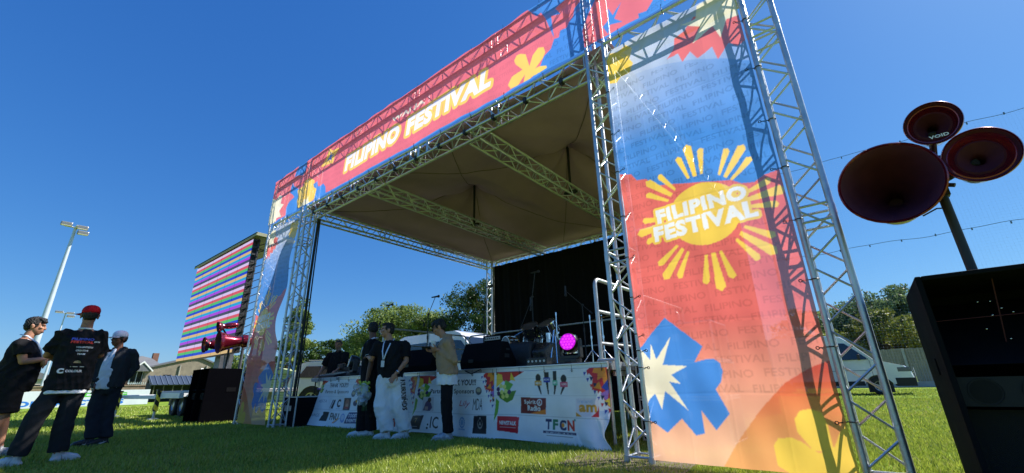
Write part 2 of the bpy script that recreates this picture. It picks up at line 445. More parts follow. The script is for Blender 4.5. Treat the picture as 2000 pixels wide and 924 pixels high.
# ================================================================== PRINTED BANNERS
CORAL = np.array(S(236, 114, 108)); BLUE = np.array(S(76, 140, 218)); YEL = np.array(S(252, 210, 92)); CREAM = np.array(S(246, 236, 208))
PEACH = np.array(S(250, 196, 158)); LAV = np.array(S(196, 204, 226)); WHT = np.array(S(240, 240, 246))
BM = mat('banner_cloth', (1, 1, 1), 0.45, 0, 0.03, 3, 0.10, 500, spec=0.35, attr='print', trans=0.60, clear=0.13)
def pat(P, m_area, x0, x1, z0, z1, dz=0.115, h=0.062, dark=0.80, slant=0.06):
    """rows of small tone-on-tone lettering"""
    full = np.zeros((P.h, P.w), bool); z = z0; k = 0; w = 0.98
    while z < z1:
        x = x0-((k*0.37) % w)
        while x < x1:
            full |= P.text_mask('FILIPINO', x, z, h, 0.40, 0.012, 0.0, slant*.2); full |= P.text_mask('FESTIVAL', x+.485, z+.01, h, .42, 0.012, 0.0, -slant*.2); x += w
        z += dz; k += 1
    full &= m_area; P.c[full] *= dark
def star_rays(P, cx, cz, rx, rz, sc=1.0):
    """sun of eight ray groups, each a long pointed bar between two shorter ones"""
    for g in range(8):
        a = math.radians(93.5+45*g)
        d = np.array([math.cos(a), math.sin(a)*1.08]); n = np.array([-math.sin(a), math.cos(a)]); c = np.array([cx, cz])
        for off0, off1, r1, w0, w1, tp in ((0, 0, .68, .019, .044, .035), (.066, .116, .61, .013, .033, .022), (-.066, -.116, .61, .013, .033, .022)):
            b0 = c+d*.375+n*off0; b1 = c+d*r1+n*off1; tip = c+d*(r1+tp)+n*off1*1.02
            P.poly([b0-n*w0, b1-n*w1, tip, b1+n*w1, b0+n*w0], YEL)
    P.ellipse(cx, cz, rx, rz, YEL)
def side_banner(x0, x1, flip, name, wave, label):
    """x measured as on the right-hand banner (-1.72..-0.21); flip mirrors the shapes, not the words"""
    P = Print(-1.72, -0.19, 0.06, 4.64, 0.0062, CORAL); X, Z = P.grid()
    F = (lambda pts: [(-1.91-x, z) for x, z in pts]) if flip else (lambda pts: list(pts))
    Xf = (-1.91-X) if flip else X
    # blue field above, coral below, fading to peach at the foot
    P.vgrad(Z < 9, 0.15, PEACH, 1.25, CORAL)
    blue = P.mask_poly(F([(-1.8, 2.97), (-1.59, 2.90), (-1.53, 2.80), (-1.42, 2.78), (-1.36, 2.68), (-1.1, 2.62), (-.6, 2.50), (-.52, 2.44), (-.41, 2.42), (-.32, 2.46), (-.24, 2.47), (-.1, 2.5), (-.1, 5), (-1.8, 5)]))
    P.paint(blue, BLUE)
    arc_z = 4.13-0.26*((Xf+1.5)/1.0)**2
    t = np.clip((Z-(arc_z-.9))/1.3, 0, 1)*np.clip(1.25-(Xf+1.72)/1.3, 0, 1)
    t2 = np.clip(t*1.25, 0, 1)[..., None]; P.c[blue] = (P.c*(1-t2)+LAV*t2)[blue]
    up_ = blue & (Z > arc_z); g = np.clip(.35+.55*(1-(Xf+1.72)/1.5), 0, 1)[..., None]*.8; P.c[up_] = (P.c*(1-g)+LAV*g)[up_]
    pat(P, blue & (Z < arc_z-.04), -1.75, -.1, 2.5, 4.2, dark=.72)
    pat(P, ~blue & (Z > .62), -1.75, -.1, .62, 3.0, dark=.80)
    hill = P.mask_poly(F([(-1.15, 0), (-1.0, 0.2), (-.92, .30), (-.74, .50), (-.53, .69), (-.33, .80), (-.1, .88), (-.1, 0)]))
    P.vgrad(hill, 0.2, np.array(S(244, 170, 110)), .8, np.array(S(222, 84, 62)))
    petals = [[(-.70, .10), (-.70, .24), (-.66, .29), (-.57, .30), (-.50, .27), (-.44, .22), (-.40, .20), (-.36, .04), (-.6, .04)],
              [(-.44, .22), (-.52, .34), (-.52, .43), (-.47, .49), (-.40, .505), (-.33, .48), (-.31, .40), (-.31, .22)],
              [(-.32, .2), (-.30, .25), (-.25, .34), (-.18, .42), (-.1, .45), (-.1, .1)], [(-.6, .0), (-.5, .16), (-.3, .25), (-.1, .2), (-.1, 0)]]
    for q in petals: P.poly(F(q), YEL)
    # blue cut-out with cream star
    bl = [(-1.80, 1.0), (-1.69, 1.06), (-1.42, 1.30), (-1.11, 1.01), (-1.21, .88), (-1.10, .90), (-1.03, .90), (-.985, .86), (-.98, .79), (-1.01, .71), (-1.07, .65), (-.99, .46), (-1.12, .33), (-1.22, .48), (-1.22, .30), (-1.30, .28), (-1.41, .41), (-1.56, .29), (-1.69, .37), (-1.8, .4)]
    P.poly(F(bl), BLUE)
    P.poly(F([(-1.75, 1.05), (-1.70, 1.00), (-1.64, .92), (-1.60, 1.07), (-1.575, .92), (-1.39, 1.12), (-1.52, .87), (-1.28, .85), (-1.45, .78), (-1.37, .70), (-1.48, .72), (-1.34, .48), (-1.53, .64), (-1.585, .48), (-1.63, .62), (-1.70, .57), (-1.75, .5)]), CREAM)
    # burst and star at the top, flower in the other corner
    P.poly(F([(-.98, 4.12), (-.88, 4.22), (-.86, 4.33), (-.74, 4.36), (-.62, 4.50), (-.41, 4.46), (-.1, 4.62), (-.1, 3.95), (-.27, 3.90), (-.34, 3.98), (-.47, 3.84), (-.50, 4.02), (-.66, 3.96), (-.72, 4.08), (-.82, 4.00), (-.85, 4.13)]), CORAL)
    P.poly(F([(-.76, 4.46), (-.60, 4.46), (-.56, 4.62), (-.2, 4.66), (-.1, 4.5), (-.20, 4.26), (-.31, 4.28), (-.40, 4.08), (-.45, 4.26), (-.68, 4.16), (-.57, 4.33)]), CREAM)
    for q in ([(-1.75, 4.2), (-1.62, 4.14), (-1.56, 4.20), (-1.44, 4.20), (-1.38, 4.30), (-1.42, 4.38), (-1.36, 4.50), (-1.44, 4.60), (-1.56, 4.56), (-1.66, 4.60), (-1.75, 4.5)],): P.poly(F(q), YEL)
    sx = -1.91+.895 if flip else -.895
    star_rays(P, sx, 2.24, .34, .315)
    dx = (-.08 if flip else 0)
    for tx, zz, xx, hh, ww in (('FILIPINO', 2.245, -1.37, .15, .88), ('FESTIVAL', 2.055, -1.42, .165, .99)):
        P.text(tx, xx+dx, zz, hh, ww, WHT, .055, 0.0, 0.035, outline=YEL*.96, ow=.026)
    w = x1-x0; s_ = w/1.53
    fn = lambda X, Z: (x0+(X+1.72)*s_+wave(X, Z)[0], D0-.045+wave(X, Z)[1], Z)
    hx = [x0, x1]
    t_ = thing(name, label, 'banner', (0, 0, 0), group='printed festival banners')
    o = P.cloth('printed_sheet', BM, fn, t_)
    return t_
def wR(X, Z):
    u = (X+1.72)/1.53
    y = -.02*np.sin(np.pi*u)*(1+.6*np.sin(Z*1.7)) + .006*np.sin(Z*9+X*4) + .004*np.sin(X*22+Z*2) - .05*np.exp(-((Z-.06)/.12)**2)*0
    for c0 in (-1.34, -.96, -.58): y = y+.0013*np.exp(-((X-c0-.004*np.sin(Z*3))/.010)**2)
    for c0 in (.62, 1.22, 1.82, 2.42, 3.02, 3.62, 4.22): y = y-.0015*np.exp(-((Z-c0-.006*np.sin(X*5))/.010)**2)
    rip = np.exp(-(u/.16)**2)+np.exp(-((1-u)/.16)**2); y = y+.007*rip*np.sin(Z*13.5+2*np.sin(Z*2.1))+.004*np.sin((X+Z*.6)*16)*np.exp(-((Z-.4)/.5)**2)
    return 0*X+.012*np.sin(Z*3.2)*(1-u), y
def wL(X, Z):
    u = (X+1.72)/1.53
    pull = np.exp(-((Z-2.35)/.55)**2)
    return -.36*pull*u**2 - .06*np.sin(Z*2.0)*u**2, -.05*np.sin(np.pi*u)+.03*np.sin(Z*4+u*3)*u+.03*np.sin((Z-1.55)*9)*np.exp(-((Z-1.55)/.3)**2)
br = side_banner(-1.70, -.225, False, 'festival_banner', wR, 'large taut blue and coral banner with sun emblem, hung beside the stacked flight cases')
bl_ = side_banner(XLO+T+.02, XLI-.03, True, 'festival_banner', wL, 'narrow sagging banner with sun emblem, hung in the far wing beside the striped screen')
# ties
def ties(par, x, dirx, zs, ym=D0):
    for z in zs:
        t = MB(); t.torus((x, ym, z), (0, 0, 1), .030, .0045, 14, 5)
        t.tube((x+dirx*.028, ym-.012, z), (x+dirx*.085, D0-.046, z-.006), .0045, n=5)
        t.torus((x+dirx*.095, D0-.05, z-.006), (0, 1, 0), .011, .0035, 10, 5)
        t.build('cable_tie', BLACKP, par, True)
ties(br, XRI+T, 1, [.38, .86, 1.02, 1.18, 1.55, 1.98, 2.45, 3.0, 3.5, 4.1])
ties(br, XRO, -1, [.42, .95, 1.48, 2.0, 2.5, 3.0, 3.6, 4.2])
ties(bl_, XLI, -1, [.45, .95, 3.4, 3.9]); ties(bl_, XLO+T, 1, [.45, 1.3, 2.1, 3.0, 3.8])
# header banner, three sheets
def header():
    P = Print(XLO-.02, XRO+T+.02, 4.885, 6.20, 0.0066, CORAL*1.0); X, Z = P.grid()
    P.c[:] = np.array(S(236, 116, 122))
    allm = np.ones((P.h, P.w), bool)
    pat(P, allm & (X > -9.2), -9.2, .1, 4.9, 6.2, dz=.15, h=.085, dark=.88, slant=.05)
    # left shapes
    P.poly([(-11.75, 4.87), (-11.75, 5.75), (-11.41, 5.56), (-11.22, 5.66), (-11.05, 5.58), (-11.06, 5.36), (-10.86, 5.29), (-11.07, 5.16), (-10.90, 4.95), (-11.2, 5.0), (-11.3, 4.87)], CREAM)
    P.poly([(-10.62, 4.8), (-10.66, 5.12), (-10.50, 5.26), (-10.29, 5.32), (-10.40, 5.42), (-10.54, 5.50), (-10.56, 5.66), (-10.50, 5.80), (-10.40, 5.66), (-10.13, 5.50), (-9.8, 5.3), (-9.8, 4.8)], BLUE)
    P.poly([(-10.04, 4.95), (-10.10, 5.15), (-10.05, 5.25), (-10.14, 5.45), (-9.88, 5.50), (-9.80, 5.62), (-9.54, 5.60), (-9.30, 5.45), (-9.28, 5.28), (-9.15, 5.18), (-9.20, 4.95), (-9.5, 4.88), (-9.86, 4.87)], YEL)
    P.poly([(-9.34, 5.36), (-9.14, 5.38), (-9.08, 5.22), (-8.93, 5.18), (-8.80, 5.20), (-8.68, 5.08), (-8.60, 4.80), (-9.25, 4.80), (-9.2, 5.0), (-9.15, 5.18), (-9.28, 5.26)], BLUE)
    P.poly([(-9.8, 4.98), (-9.72, 5.10), (-9.62, 5.02), (-9.52, 5.12), (-9.50, 4.98), (-9.4, 4.92), (-9.9, 4.88)], CREAM)
    P.poly([(-9.06, 5.70), (-8.88, 5.84), (-8.74, 6.10), (-8.58, 5.98), (-8.28, 5.94), (-8.42, 5.78), (-8.46, 5.60), (-8.72, 5.66)], YEL)
    P.poly([(-8.62, 5.96), (-8.60, 5.86), (-8.46, 5.84), (-8.58, 5.80), (-8.56, 5.70), (-8.66, 5.78), (-8.80, 5.76), (-8.70, 5.84)], BLUE)
    P.poly([(-10.45, 5.93), (-10.40, 6.08), (-10.28, 6.2), (-9.9, 6.2), (-9.88, 5.94), (-10.0, 5.82), (-10.2, 5.90)], BLUE)
    # right-hand blue field
    P.poly([(-2.95, 4.86), (-2.69, 5.0), (-2.60, 5.14), (-2.48, 5.20), (-2.42, 5.34), (-2.34, 5.32), (-2.31, 5.42), (-2.20, 5.40), (-2.17, 5.46), (-2.09, 5.52), (-2.06, 5.66), (-1.97, 5.72), (-1.97, 4.86)], BLUE)
    pat(P, P.mask_poly([(-2.95, 4.86), (-2.69, 5.0), (-2.48, 5.20), (-2.31, 5.42), (-2.09, 5.52), (-1.97, 5.72), (-1.97, 4.86)]), -3, -1.9, 4.9, 5.7, dz=.15, h=.085, dark=.75)
    P.poly([(-2.86, 6.2), (-2.70, 5.96), (-2.62, 5.98), (-2.54, 5.80), (-2.42, 5.36), (-2.44, 5.78), (-2.28, 5.70), (-2.36, 5.86), (-2.14, 5.92), (-2.0, 6.2)], BLUE)
    P.poly([(-3.10, 5.46), (-3.03, 5.45), (-2.93, 5.38), (-2.875, 5.13), (-2.80, 5.28), (-2.69, 5.345), (-2.60, 5.30), (-2.575, 5.20), (-2.62, 5.12), (-2.77, 5.03), (-2.70, 5.02), (-2.575, 4.96), (-2.56, 4.89), (-2.72, 4.92), (-2.86, 4.93), (-2.89, 4.89), (-3.00, 4.90), (-2.96, 5.04), (-3.10, 4.91), (-3.24, 4.93), (-3.29, 5.02), (-3.20, 5.12), (-3.0, 5.14), (-3.12, 5.30), (-3.15, 5.39)], YEL)
    # sheet round the corner tower, blue with coral blooms
    P.poly([(-1.97, 5.22), (-1.88, 5.40), (-1.80, 5.52), (-1.70, 5.64), (-1.66, 6.2), (-1.97, 6.2)], BLUE)
    P.rect(-1.67, 4.885, .1, 6.2, BLUE)
    pat(P, (X > -1.67), -1.6, .1, 4.9, 6.2, dz=.15, h=.085, dark=.75)
    P.poly([(-1.67, 4.86), (-1.30, 4.86), (-1.22, 4.88), (-1.22, 4.98), (-1.12, 4.96), (-1.02, 5.06), (-1.0, 5.25), (-1.08, 5.42), (-1.22, 5.52), (-1.10, 5.8), (-1.3, 6.2), (-1.67, 6.2)], np.array(S(236, 116, 122)))
    P.poly([(-1.63, 4.92), (-1.69, 5.08), (-1.60, 5.14), (-1.585, 5.32), (-1.535, 5.17), (-1.40, 5.30), (-1.52, 5.10), (-1.42, 4.98), (-1.59, 5.05)], BLUE)
    P.poly([(-.9, 4.95), (-.7, 5.2), (-.75, 5.5), (-.4, 5.4), (-.1, 5.7), (-.1, 5.1), (-.3, 4.9)], np.array(S(236, 116, 122)))
    for tx, x0, x1 in (('FILIPINO', -7.93, -5.97), ('FESTIVAL', -5.80, -3.60)):
        P.text(tx, x0, 5.19, .36, x1-x0-.05, WHT, .06, 0.16, 0.0, outline=YEL, ow=.06)
    P.text('WAJ JA', -6.27, 5.66, .13, .98, CREAM, .05, 0.12)
    P.rect(XLO-.1, 4.88, .2, 4.912, BLUE)
    edge = [XLO-.02, XLI+.12, XRI+.005, XRI+T+.03, XRO+T+.02]
    t_ = thing('festival_banner', 'long coral header banner with FILIPINO FESTIVAL lettering, stretched across the top front of the stage', 'banner', (0, 0, 0), group='printed festival banners')
    fn = lambda X, Z: (X, D0-.045+.008*np.sin(X*3.1)+.004*np.sin(X*11+Z*4)+.006*np.sin(X*8.7+np.sin(X*1.7)*2)*np.exp(-((Z-4.9)/.3)**2)+.006*np.sin(X*9.4+1)*np.exp(-((6.2-Z)/.3)**2)-.012*np.sin((Z-4.9)/1.3*np.pi), Z+.006*np.sin(X*2.3)*np.clip(1-(Z-4.9)*4, 0, 1))
    P.cloth('printed_sheet', BM, fn, t_)
    for x in np.concatenate([np.arange(-11.3, -2, .72), [-1.5, -.95, -.4]]):
        for z in (ZT+T, ZU+T):
            t = MB(); t.torus((x, D0, z), (1, 0, 0), .029, .004, 12, 5); t.tube((x, D0-.028, z+.005), (x+.004, D0-.046, 4.93 if z < 5 else 6.17), .0035, n=5)
            t.tube((x, D0-.02, z+.02), (x+.01, D0-.04, z+.075), .0028, n=4)
            t.build('cable_tie', BLACKP, t_, True)
header()
# timber board under the nearer front tower
pb = MB(); pb.box((-1.98, 4.20, .012), (1.15, .95, .018), rz=.12)
tag(pb.build('plywood_board', mat('stained_plywood', S(96, 84, 72), .7, 0, .35, 4, .3, 50), bev=.003), 'weathered brown plywood board lying on the grass under the right front tower of the stage', 'board')
# ================================================================== STAGE DECK
DX0, DX1, DY0, DY1, DZ = -8.72, -2.47, 4.88, 8.9, 0.976
st = thing('stage_deck', 'raised stage platform with aluminium edge profile under the truss roof', 'stage', (0, DY0, 0))
def lp(parent_y): return lambda x, y, z: (x, y-parent_y, z)
b = MB(); b.box(((DX0+DX1)/2, (DY1-DY0)/2+.02, DZ-.03), (DX1-DX0-.06, DY1-DY0-.06, .04)); b.build('deck_board', mat('black_deck_ply', (0.03, 0.03, 0.032), .7, 0, .3, 6, .2, 80), st)
b = MB()
EDP = mat('anodised_edge', (0.55, 0.57, 0.60), .35, .8, .12, 5)
def edge(x0, x1, y, b):
    b.box(((x0+x1)/2, y, DZ-.012), (x1-x0, .05, .02)); b.box(((x0+x1)/2, y+.008, DZ-.045), (x1-x0, .03, .046)); b.box(((x0+x1)/2, y-.004, DZ-.082), (x1-x0, .05, .026))
xx = DX0
while xx < DX1-.1:
    x2 = min(xx+2.083, DX1); edge(xx+.003, x2-.003, .02, b); xx = x2
b.box((DX1-.01, (DY1-DY0)/2+.05, DZ-.05), (.04, DY1-DY0-.1, .10)); b.build('edge_profile', EDP, st, bev=.003)
b = MB()
for x in np.linspace(DX0+.3, DX1-.12, 5):
    for y in (.25, 2.0, 3.8): b.tube((x, y, 0), (x, y, DZ-.05), .024, n=8)
build_each(b, 'deck_leg', GALV, st, smooth=True)
b = MB(); b.box((DX1-.02, 1.9, DZ-.14), (.03, 3.4, .06)); b.box((DX1+.14, .45, DZ-.03), (.26, .10, .05)); b.tube((DX1-.18, .12, DZ+.02), (DX1+.05, .12, DZ+.02), .02)
b.build('leg_bracket', GALV, st)

# guard rails
def rail(name, label, pts, zs, posts, r=.021):
    """pts: two ground ends; hoop with rounded corners, mid bars"""
    (x0, y0), (x1, y1) = pts; t = thing(name, label, 'guard rail', (x0, y0, DZ), group='stage guard rails'); d = Vector((x1-x0, y1-y0, 0)); Ln = d.length; d.normalize(); h = zs[0]
    b = MB(); k = .09; P = [Vector((0, 0, 0))]
    for i in range(6):
        a = math.pi/2*i/5; P.append(d*(k-k*math.cos(a))+Vector((0, 0, h-k+k*math.sin(a))))
    for i in range(6):
        a = math.pi/2*i/5; P.append(d*(Ln-k+k*math.sin(a))+Vector((0, 0, h-k+k*math.cos(a))))
    P.append(d*Ln); b.path(P, r, 10); b.build('hoop', GALV, t, True)
    b = MB()
    for z in zs[1:]: b.tube((0, 0, z), d*Ln+Vector((0, 0, z)), r*.85, n=8)
    b.build('mid_bar', GALV, t, True)
    for s in posts:
        b = MB(); b.tube(d*Ln*s, d*Ln*s+Vector((0, 0, h)), r, n=8); b.build('post', GALV, t, True)
    return t
rail('guard_rail', 'thick pale hoop guard rail rising at the deck corner beside the magenta light', ((-2.66, 5.10), (-2.62, 6.4)), (1.10, .66, .24), [], .027)
rail('guard_rail', 'long guard rail along the back of the stage deck behind the drum kit', ((-7.78, 8.72), (-2.75, 8.72)), (1.08, .55), [.33, .66])
rail('guard_rail', 'short guard rail at the rear deck corner in front of the dark green tree', ((-8.64, 8.72), (-7.9, 8.72)), (1.08, .55), [])
rail('guard_rail', 'guard rail along the deck side nearest the mixing table, before the white van', ((-8.66, 5.9), (-8.66, 8.6)), (1.08, .72, .36), [.5])
rail('guard_rail', 'small thin hoop guard rail on the deck behind the thick corner hoop', ((-2.62, 6.6), (-2.60, 8.5)), (1.08, .55), [.5])

# backdrop
bd = thing('backdrop', 'large black cloth backdrop hanging from the rear truss behind the stage', 'backdrop', (0, 10.6, 0))
def drape(x0, x1, z0, z1, amp=.035, n=400, k=11.0):
    X, Z = np.meshgrid(np.linspace(x0, x1, n), np.linspace(z0, z1, 30)); y = amp*np.sin(X*k+.6*np.sin(X*2.3))*(.5+.5*(z1-Z)/(z1-z0))+.012*np.sin(X*29+Z)
    vs = np.stack([X, y, Z], -1).reshape(-1, 3); i = np.arange(29)[:, None]*n+np.arange(n-1)[None]
    return vs, np.stack([i, i+1, i+n+1, i+n], -1).reshape(-1, 4)
vs, f = drape(-9.30, -1.6, .05, 4.62)
o = fast_mesh('drape', vs, f, 4, mat('black_drape', (0.007, 0.007, 0.008), .9, 0, .2, 3, .2, 90, spec=.1), bd, smooth=True)
m_ = o.modifiers.new('t', 'SOLIDIFY'); m_.thickness = .006
b = MB(); b.path([(-9.34, -.02, 4.6), (-9.33, -.04, 3.2), (-9.36, -.02, 2.0), (-9.33, -.03, 1.0)], .035, 6); b.build('drape_edge', mat('worn_webbing', (.16, .15, .13), .9, 0, .5, 20, .6, 60), bd, True)

# ================================================================== SPONSOR BANNERS
PVC = mat('pvc_banner', (1, 1, 1), .35, 0, .05, 5, .12, 9, spec=.45, attr='print', trans=.08)
PW = np.array(S(234, 237, 240)); INK = np.array(S(24, 24, 30)); NAVY = np.array(S(24, 38, 92))
CR = {'r': np.array(S(206, 44, 44)), 'o': np.array(S(240, 150, 40)), 'y': np.array(S(246, 206, 60)), 'b': np.array(S(46, 70, 170)), 'p': np.array(S(160, 116, 200)), 'g': np.array(S(112, 176, 50)), 'n': np.array(S(22, 30, 80))}
def bunting(P, x, z, s=1.0):
    """corner cluster: orange petals, coloured triangles, strings of little flags"""
    P.poly([(x, z), (x-.20*s, z), (x-.24*s, z-.03), (x-.17*s, z-.10*s), (x-.19*s, z-.22*s), (x-.09*s, z-.24*s), (x-.05*s, z-.36*s), (x, z-.40*s)], CR['r'])
    P.poly([(x-.02*s, z), (x-.15*s, z), (x-.17*s, z-.05*s), (x-.11*s, z-.06*s), (x-.12*s, z-.13*s), (x-.06*s, z-.10*s), (x-.05*s, z-.17*s), (x, z-.12*s)], CR['o'])
    for q, c in (([(0, -.12), (-.08, -.2), (0, -.26)], 'b'), ([(0, -.22), (-.10, -.26), (-.03, -.34)], 'p'), ([(-.1, -.14), (-.17, -.2), (-.08, -.22)], 'o'), ([(0, -.3), (-.06, -.33), (0, -.4)], 'y')):
        P.poly([(x+a*s, z+b_*s) for a, b_ in q], CR[c])
    for k in range(7):
        fx, fz = x-.24*s+.035*k*s, z-.03-.062*k*s; c = ('r', 'n', 'b')[k % 3]
        P.poly([(fx, fz), (fx+.045*s, fz-.012), (fx+.012*s, fz-.05*s)], CR['n' if c == 'b' else c]); P.poly([(fx-.04*s, fz-.015), (fx-.004, fz-.02), (fx-.03*s, fz-.055*s)], CR['b' if c != 'b' else 'r'])
def basket(P, x, z, s=1.0):
    P.poly([(x, z), (x+.28*s, z), (x+.5*s, z-.02), (x+.3*s, z-.10*s), (x+.2*s, z-.16*s), (x+.10*s, z-.12*s), (x, z-.20*s)], CR['r'])
    P.poly([(x, z-.02), (x+.10*s, z-.05), (x+.12*s, z-.14*s), (x, z-.22*s)], CR['y'])
    P.poly([(x+.26*s, z-.02), (x+.34*s, z-.14*s), (x+.24*s, z-.12*s)], CR['y']); P.poly([(x+.16*s, z-.12*s), (x+.30*s, z-.18*s), (x+.24*s, z-.26*s), (x+.14*s, z-.24*s)], CR['g'])
    P.poly([(x+.01*s, z-.28*s), (x+.07*s, z-.36*s), (x+.2*s, z-.42*s), (x+.30*s, z-.38*s), (x+.36*s, z-.26*s), (x+.28*s, z-.27*s)], CR['g']*.6)
    for k, (a, b_) in enumerate(((.04, -.24), (.09, -.20), (.15, -.21), (.05, -.30), (.11, -.28), (.18, -.27), (.24, -.28), (.13, -.34), (.20, -.33))):
        P.ellipse(x+a*s, z+b_*s, .032*s, .030*s, (np.array(S(226, 226, 120)) if k % 3 else np.array(S(70, 40, 96))))
    P.poly([(x-.01, z-.36*s), (x+.05*s, z-.40*s), (x+.03*s, z-.55*s), (x-.04*s, z-.66*s)], CR['g'])
def seams(P):
    X, Z = P.grid()
    for z in (.335, .585, .80):
        P.c[(np.abs(Z-z) < .0035)] *= .72; P.c[(np.abs(Z-z-.008) < .003)] *= 1.05
def sponsor(name, label, x0, x1, y, fn, draw):
    P = Print(x0, x1, .03, .905, .0055, PW); draw(P); seams(P)
    t = thing(name, label, 'banner', (0, 0, 0), group='sponsor banners hung along the stage front')
    P.cloth('printed_sheet', PVC, fn, t)
    for k in range(int((x1-x0)/.42)+1):
        xx_ = x0+.06+k*(x1-x0-.12)/int((x1-x0)/.42); q = fn(np.array([xx_]), np.array([.885])); px_, py_, pz_ = (float(v[0]) for v in q)
        b = MB(); b.torus((px_, py_-.012, pz_), (1, 0, 0), .014, .004, 10, 5); b.path([(px_, py_-.02, pz_+.01), (px_+.01, py_-.03, pz_+.05), (px_-.005, py_-.012, pz_+.075)], .0035, 4); b.build('cable_tie', BLACKP, t, True)
    return t
def dA(P):
    basket(P, -9.42, .90, .62); bunting(P, -7.72, .90, .8)
    P.text('THANK YOU!!!', -8.98, .755, .085, .80, INK, .03); P.text('Partners & Sponsors', -9.10, .625, .085, .98, INK, .012)
    P.ellipse(-7.94, .64, .075, .065, np.array(S(90, 96, 110))); P.ellipse(-7.94, .65, .055, .035, np.array(S(190, 170, 130)))
    P.text('VESTA', -9.22, .46, .06, .30, np.array(S(120, 130, 150))); P.rect(-9.2, .40, -8.86, .404, np.array(S(120, 130, 150)))
    P.poly([(-8.72, .36), (-8.66, .52), (-8.55, .52), (-8.58, .36)], INK); P.poly([(-8.70, .36), (-8.62, .52), (-8.60, .52), (-8.67, .36)], PW)
    P.text('C', -8.48, .385, .15, .13, INK, .05); P.rect(-8.48, .355, -8.32, .362, INK)
    P.rect(-8.22, .34, -7.99, .56, np.array(S(58, 30, 34))); P.ellipse(-8.10, .45, .07, .09, np.array(S(150, 90, 74))); P.ellipse(-8.10, .41, .045, .05, np.array(S(190, 140, 120))); P.rect(-8.17, .37, -8.04, .40, np.array(S(180, 40, 44)))
    P.ellipse(-7.84, .46, .07, .05, np.array(S(60, 74, 110))); P.ellipse(-7.80, .50, .03, .03, np.array(S(200, 150, 60)))
    P.text('GANGS', -9.34, .19, .06, .34, np.array(S(130, 136, 150))); P.poly([(-8.95, .12), (-8.90, .29), (-8.68, .29), (-8.72, .12)], INK); P.poly([(-8.95, .18), (-8.89, .24), (-8.92, .29)], PW)
    P.text('FNU', -8.62, .15, .13, .30, INK, .04, .15)
    for k, c in enumerate('ryb'): P.poly([(-8.5+.03*k, .10), (-8.33+.03*k, .20), (-8.31+.03*k, .20), (-8.47+.03*k, .10)], CR[c])
    P.ellipse(-8.16, .20, .085, .08, np.array(S(120, 160, 214))); P.ellipse(-8.16, .21, .06, .05, np.array(S(206, 216, 230)))
    P.poly([(-8.08, .11), (-7.98, .30), (-7.70, .30), (-7.70, .11)], np.array(S(30, 54, 112))); P.text('TOOST', -7.98, .215, .06, .26, PW, .03); P.text('EVENTS', -8.01, .13, .06, .28, PW, .03)
def dB(P):
    bunting(P, -5.97, .90, 1.15); P.text('YOU!!!', -6.86, .76, .07, .34, INK, .02)
    P.text('Sponsors', -6.95, .62, .08, .44, INK, .012); P.text('G', -6.33, .40, .15, .10, NAVY, .0); P.ellipse(-6.62, .45, .08, .06, np.array(S(150, 120, 150)))
    P.text('MDA', -6.95, .37, .16, .22, np.array(S(90, 84, 70)), .0)
    P.rect(-7.30, .36, -7.10, .56, INK); P.text('C', -6.26, .10, .14, .12, NAVY, .03); P.rect(-6.85, .10, -6.55, .27, np.array(S(180, 60, 60)))
    for i in range(5): P.rect(-7.62+.0*i, .12+.03*i, -7.4, .13+.03*i, INK)
def dC(P):
    basket(P, -5.97, .90, .95); bunting(P, -4.25, .905, 1.05)
    P.text('THANK YOU!!!', -5.36, .735, .085, .72, INK, .035); P.text('Partners & Sponsors', -5.66, .60, .09, .98, INK, .02)
    P.ellipse(-4.58, .655, .065, .055, np.array(S(96, 96, 104))); P.ellipse(-4.58, .665, .045, .03, np.array(S(190, 180, 150)))
    P.rect(-5.80, .345, -5.56, .565, np.array(S(214, 212, 214))); P.poly([(-5.78, .36), (-5.74, .48), (-5.68, .53), (-5.62, .47), (-5.59, .40), (-5.64, .35)], np.array(S(104, 84, 120))); P.ellipse(-5.66, .52, .04, .035, np.array(S(90, 60, 50)))
    P.rect(-5.75, .37, -5.68, .42, np.array(S(190, 160, 150)))
    P.text('Lily', -4.98, .42, .10, .20, np.array(S(190, 60, 90)), .0, .3); P.text('MDA', -4.69, .395, .155, .195, np.array(S(70, 66, 58)), .0)
    P.poly([(-6.06, .07), (-5.99, .275), (-5.74, .285), (-5.80, .07)], np.array(S(40, 42, 54))); P.text('7', -5.93, .17, .07, .06, np.array(S(190, 150, 90)), .02); P.rect(-6.0, .11, -5.86, .118, PW*.7)
    P.text('IC', -5.60, .10, .17, .16, INK, .01); P.ellipse(-5.64, .15, .015, .015, INK); P.ellipse(-5.65, .10, .018, .018, INK)
    for k in range(14):
        a = k*math.tau/14; P.ellipse(-4.90+.055*math.cos(a), .22+.065*math.sin(a), .013, .013, np.array(S(120, 168, 214)))
    P.ellipse(-4.90, .22, .035, .04, np.array(S(150, 186, 220))); P.rect(-4.97, .12, -4.83, .135, np.array(S(150, 186, 220)))
    P.poly([(-4.67, .09), (-4.66, .32), (-4.405, .325), (-4.41, .085)], np.array(S(36, 36, 44)))
    P.ellipse(-4.535, .215, .05, .065, np.array(S(150, 146, 140))); P.ellipse(-4.535, .225, .04, .052, np.array(S(36, 36, 44))); P.poly([(-4.56, .20), (-4.535, .25), (-4.51, .20)], np.array(S(150, 146, 140))); P.ellipse(-4.535, .29, .012, .014, np.array(S(170, 166, 160)))
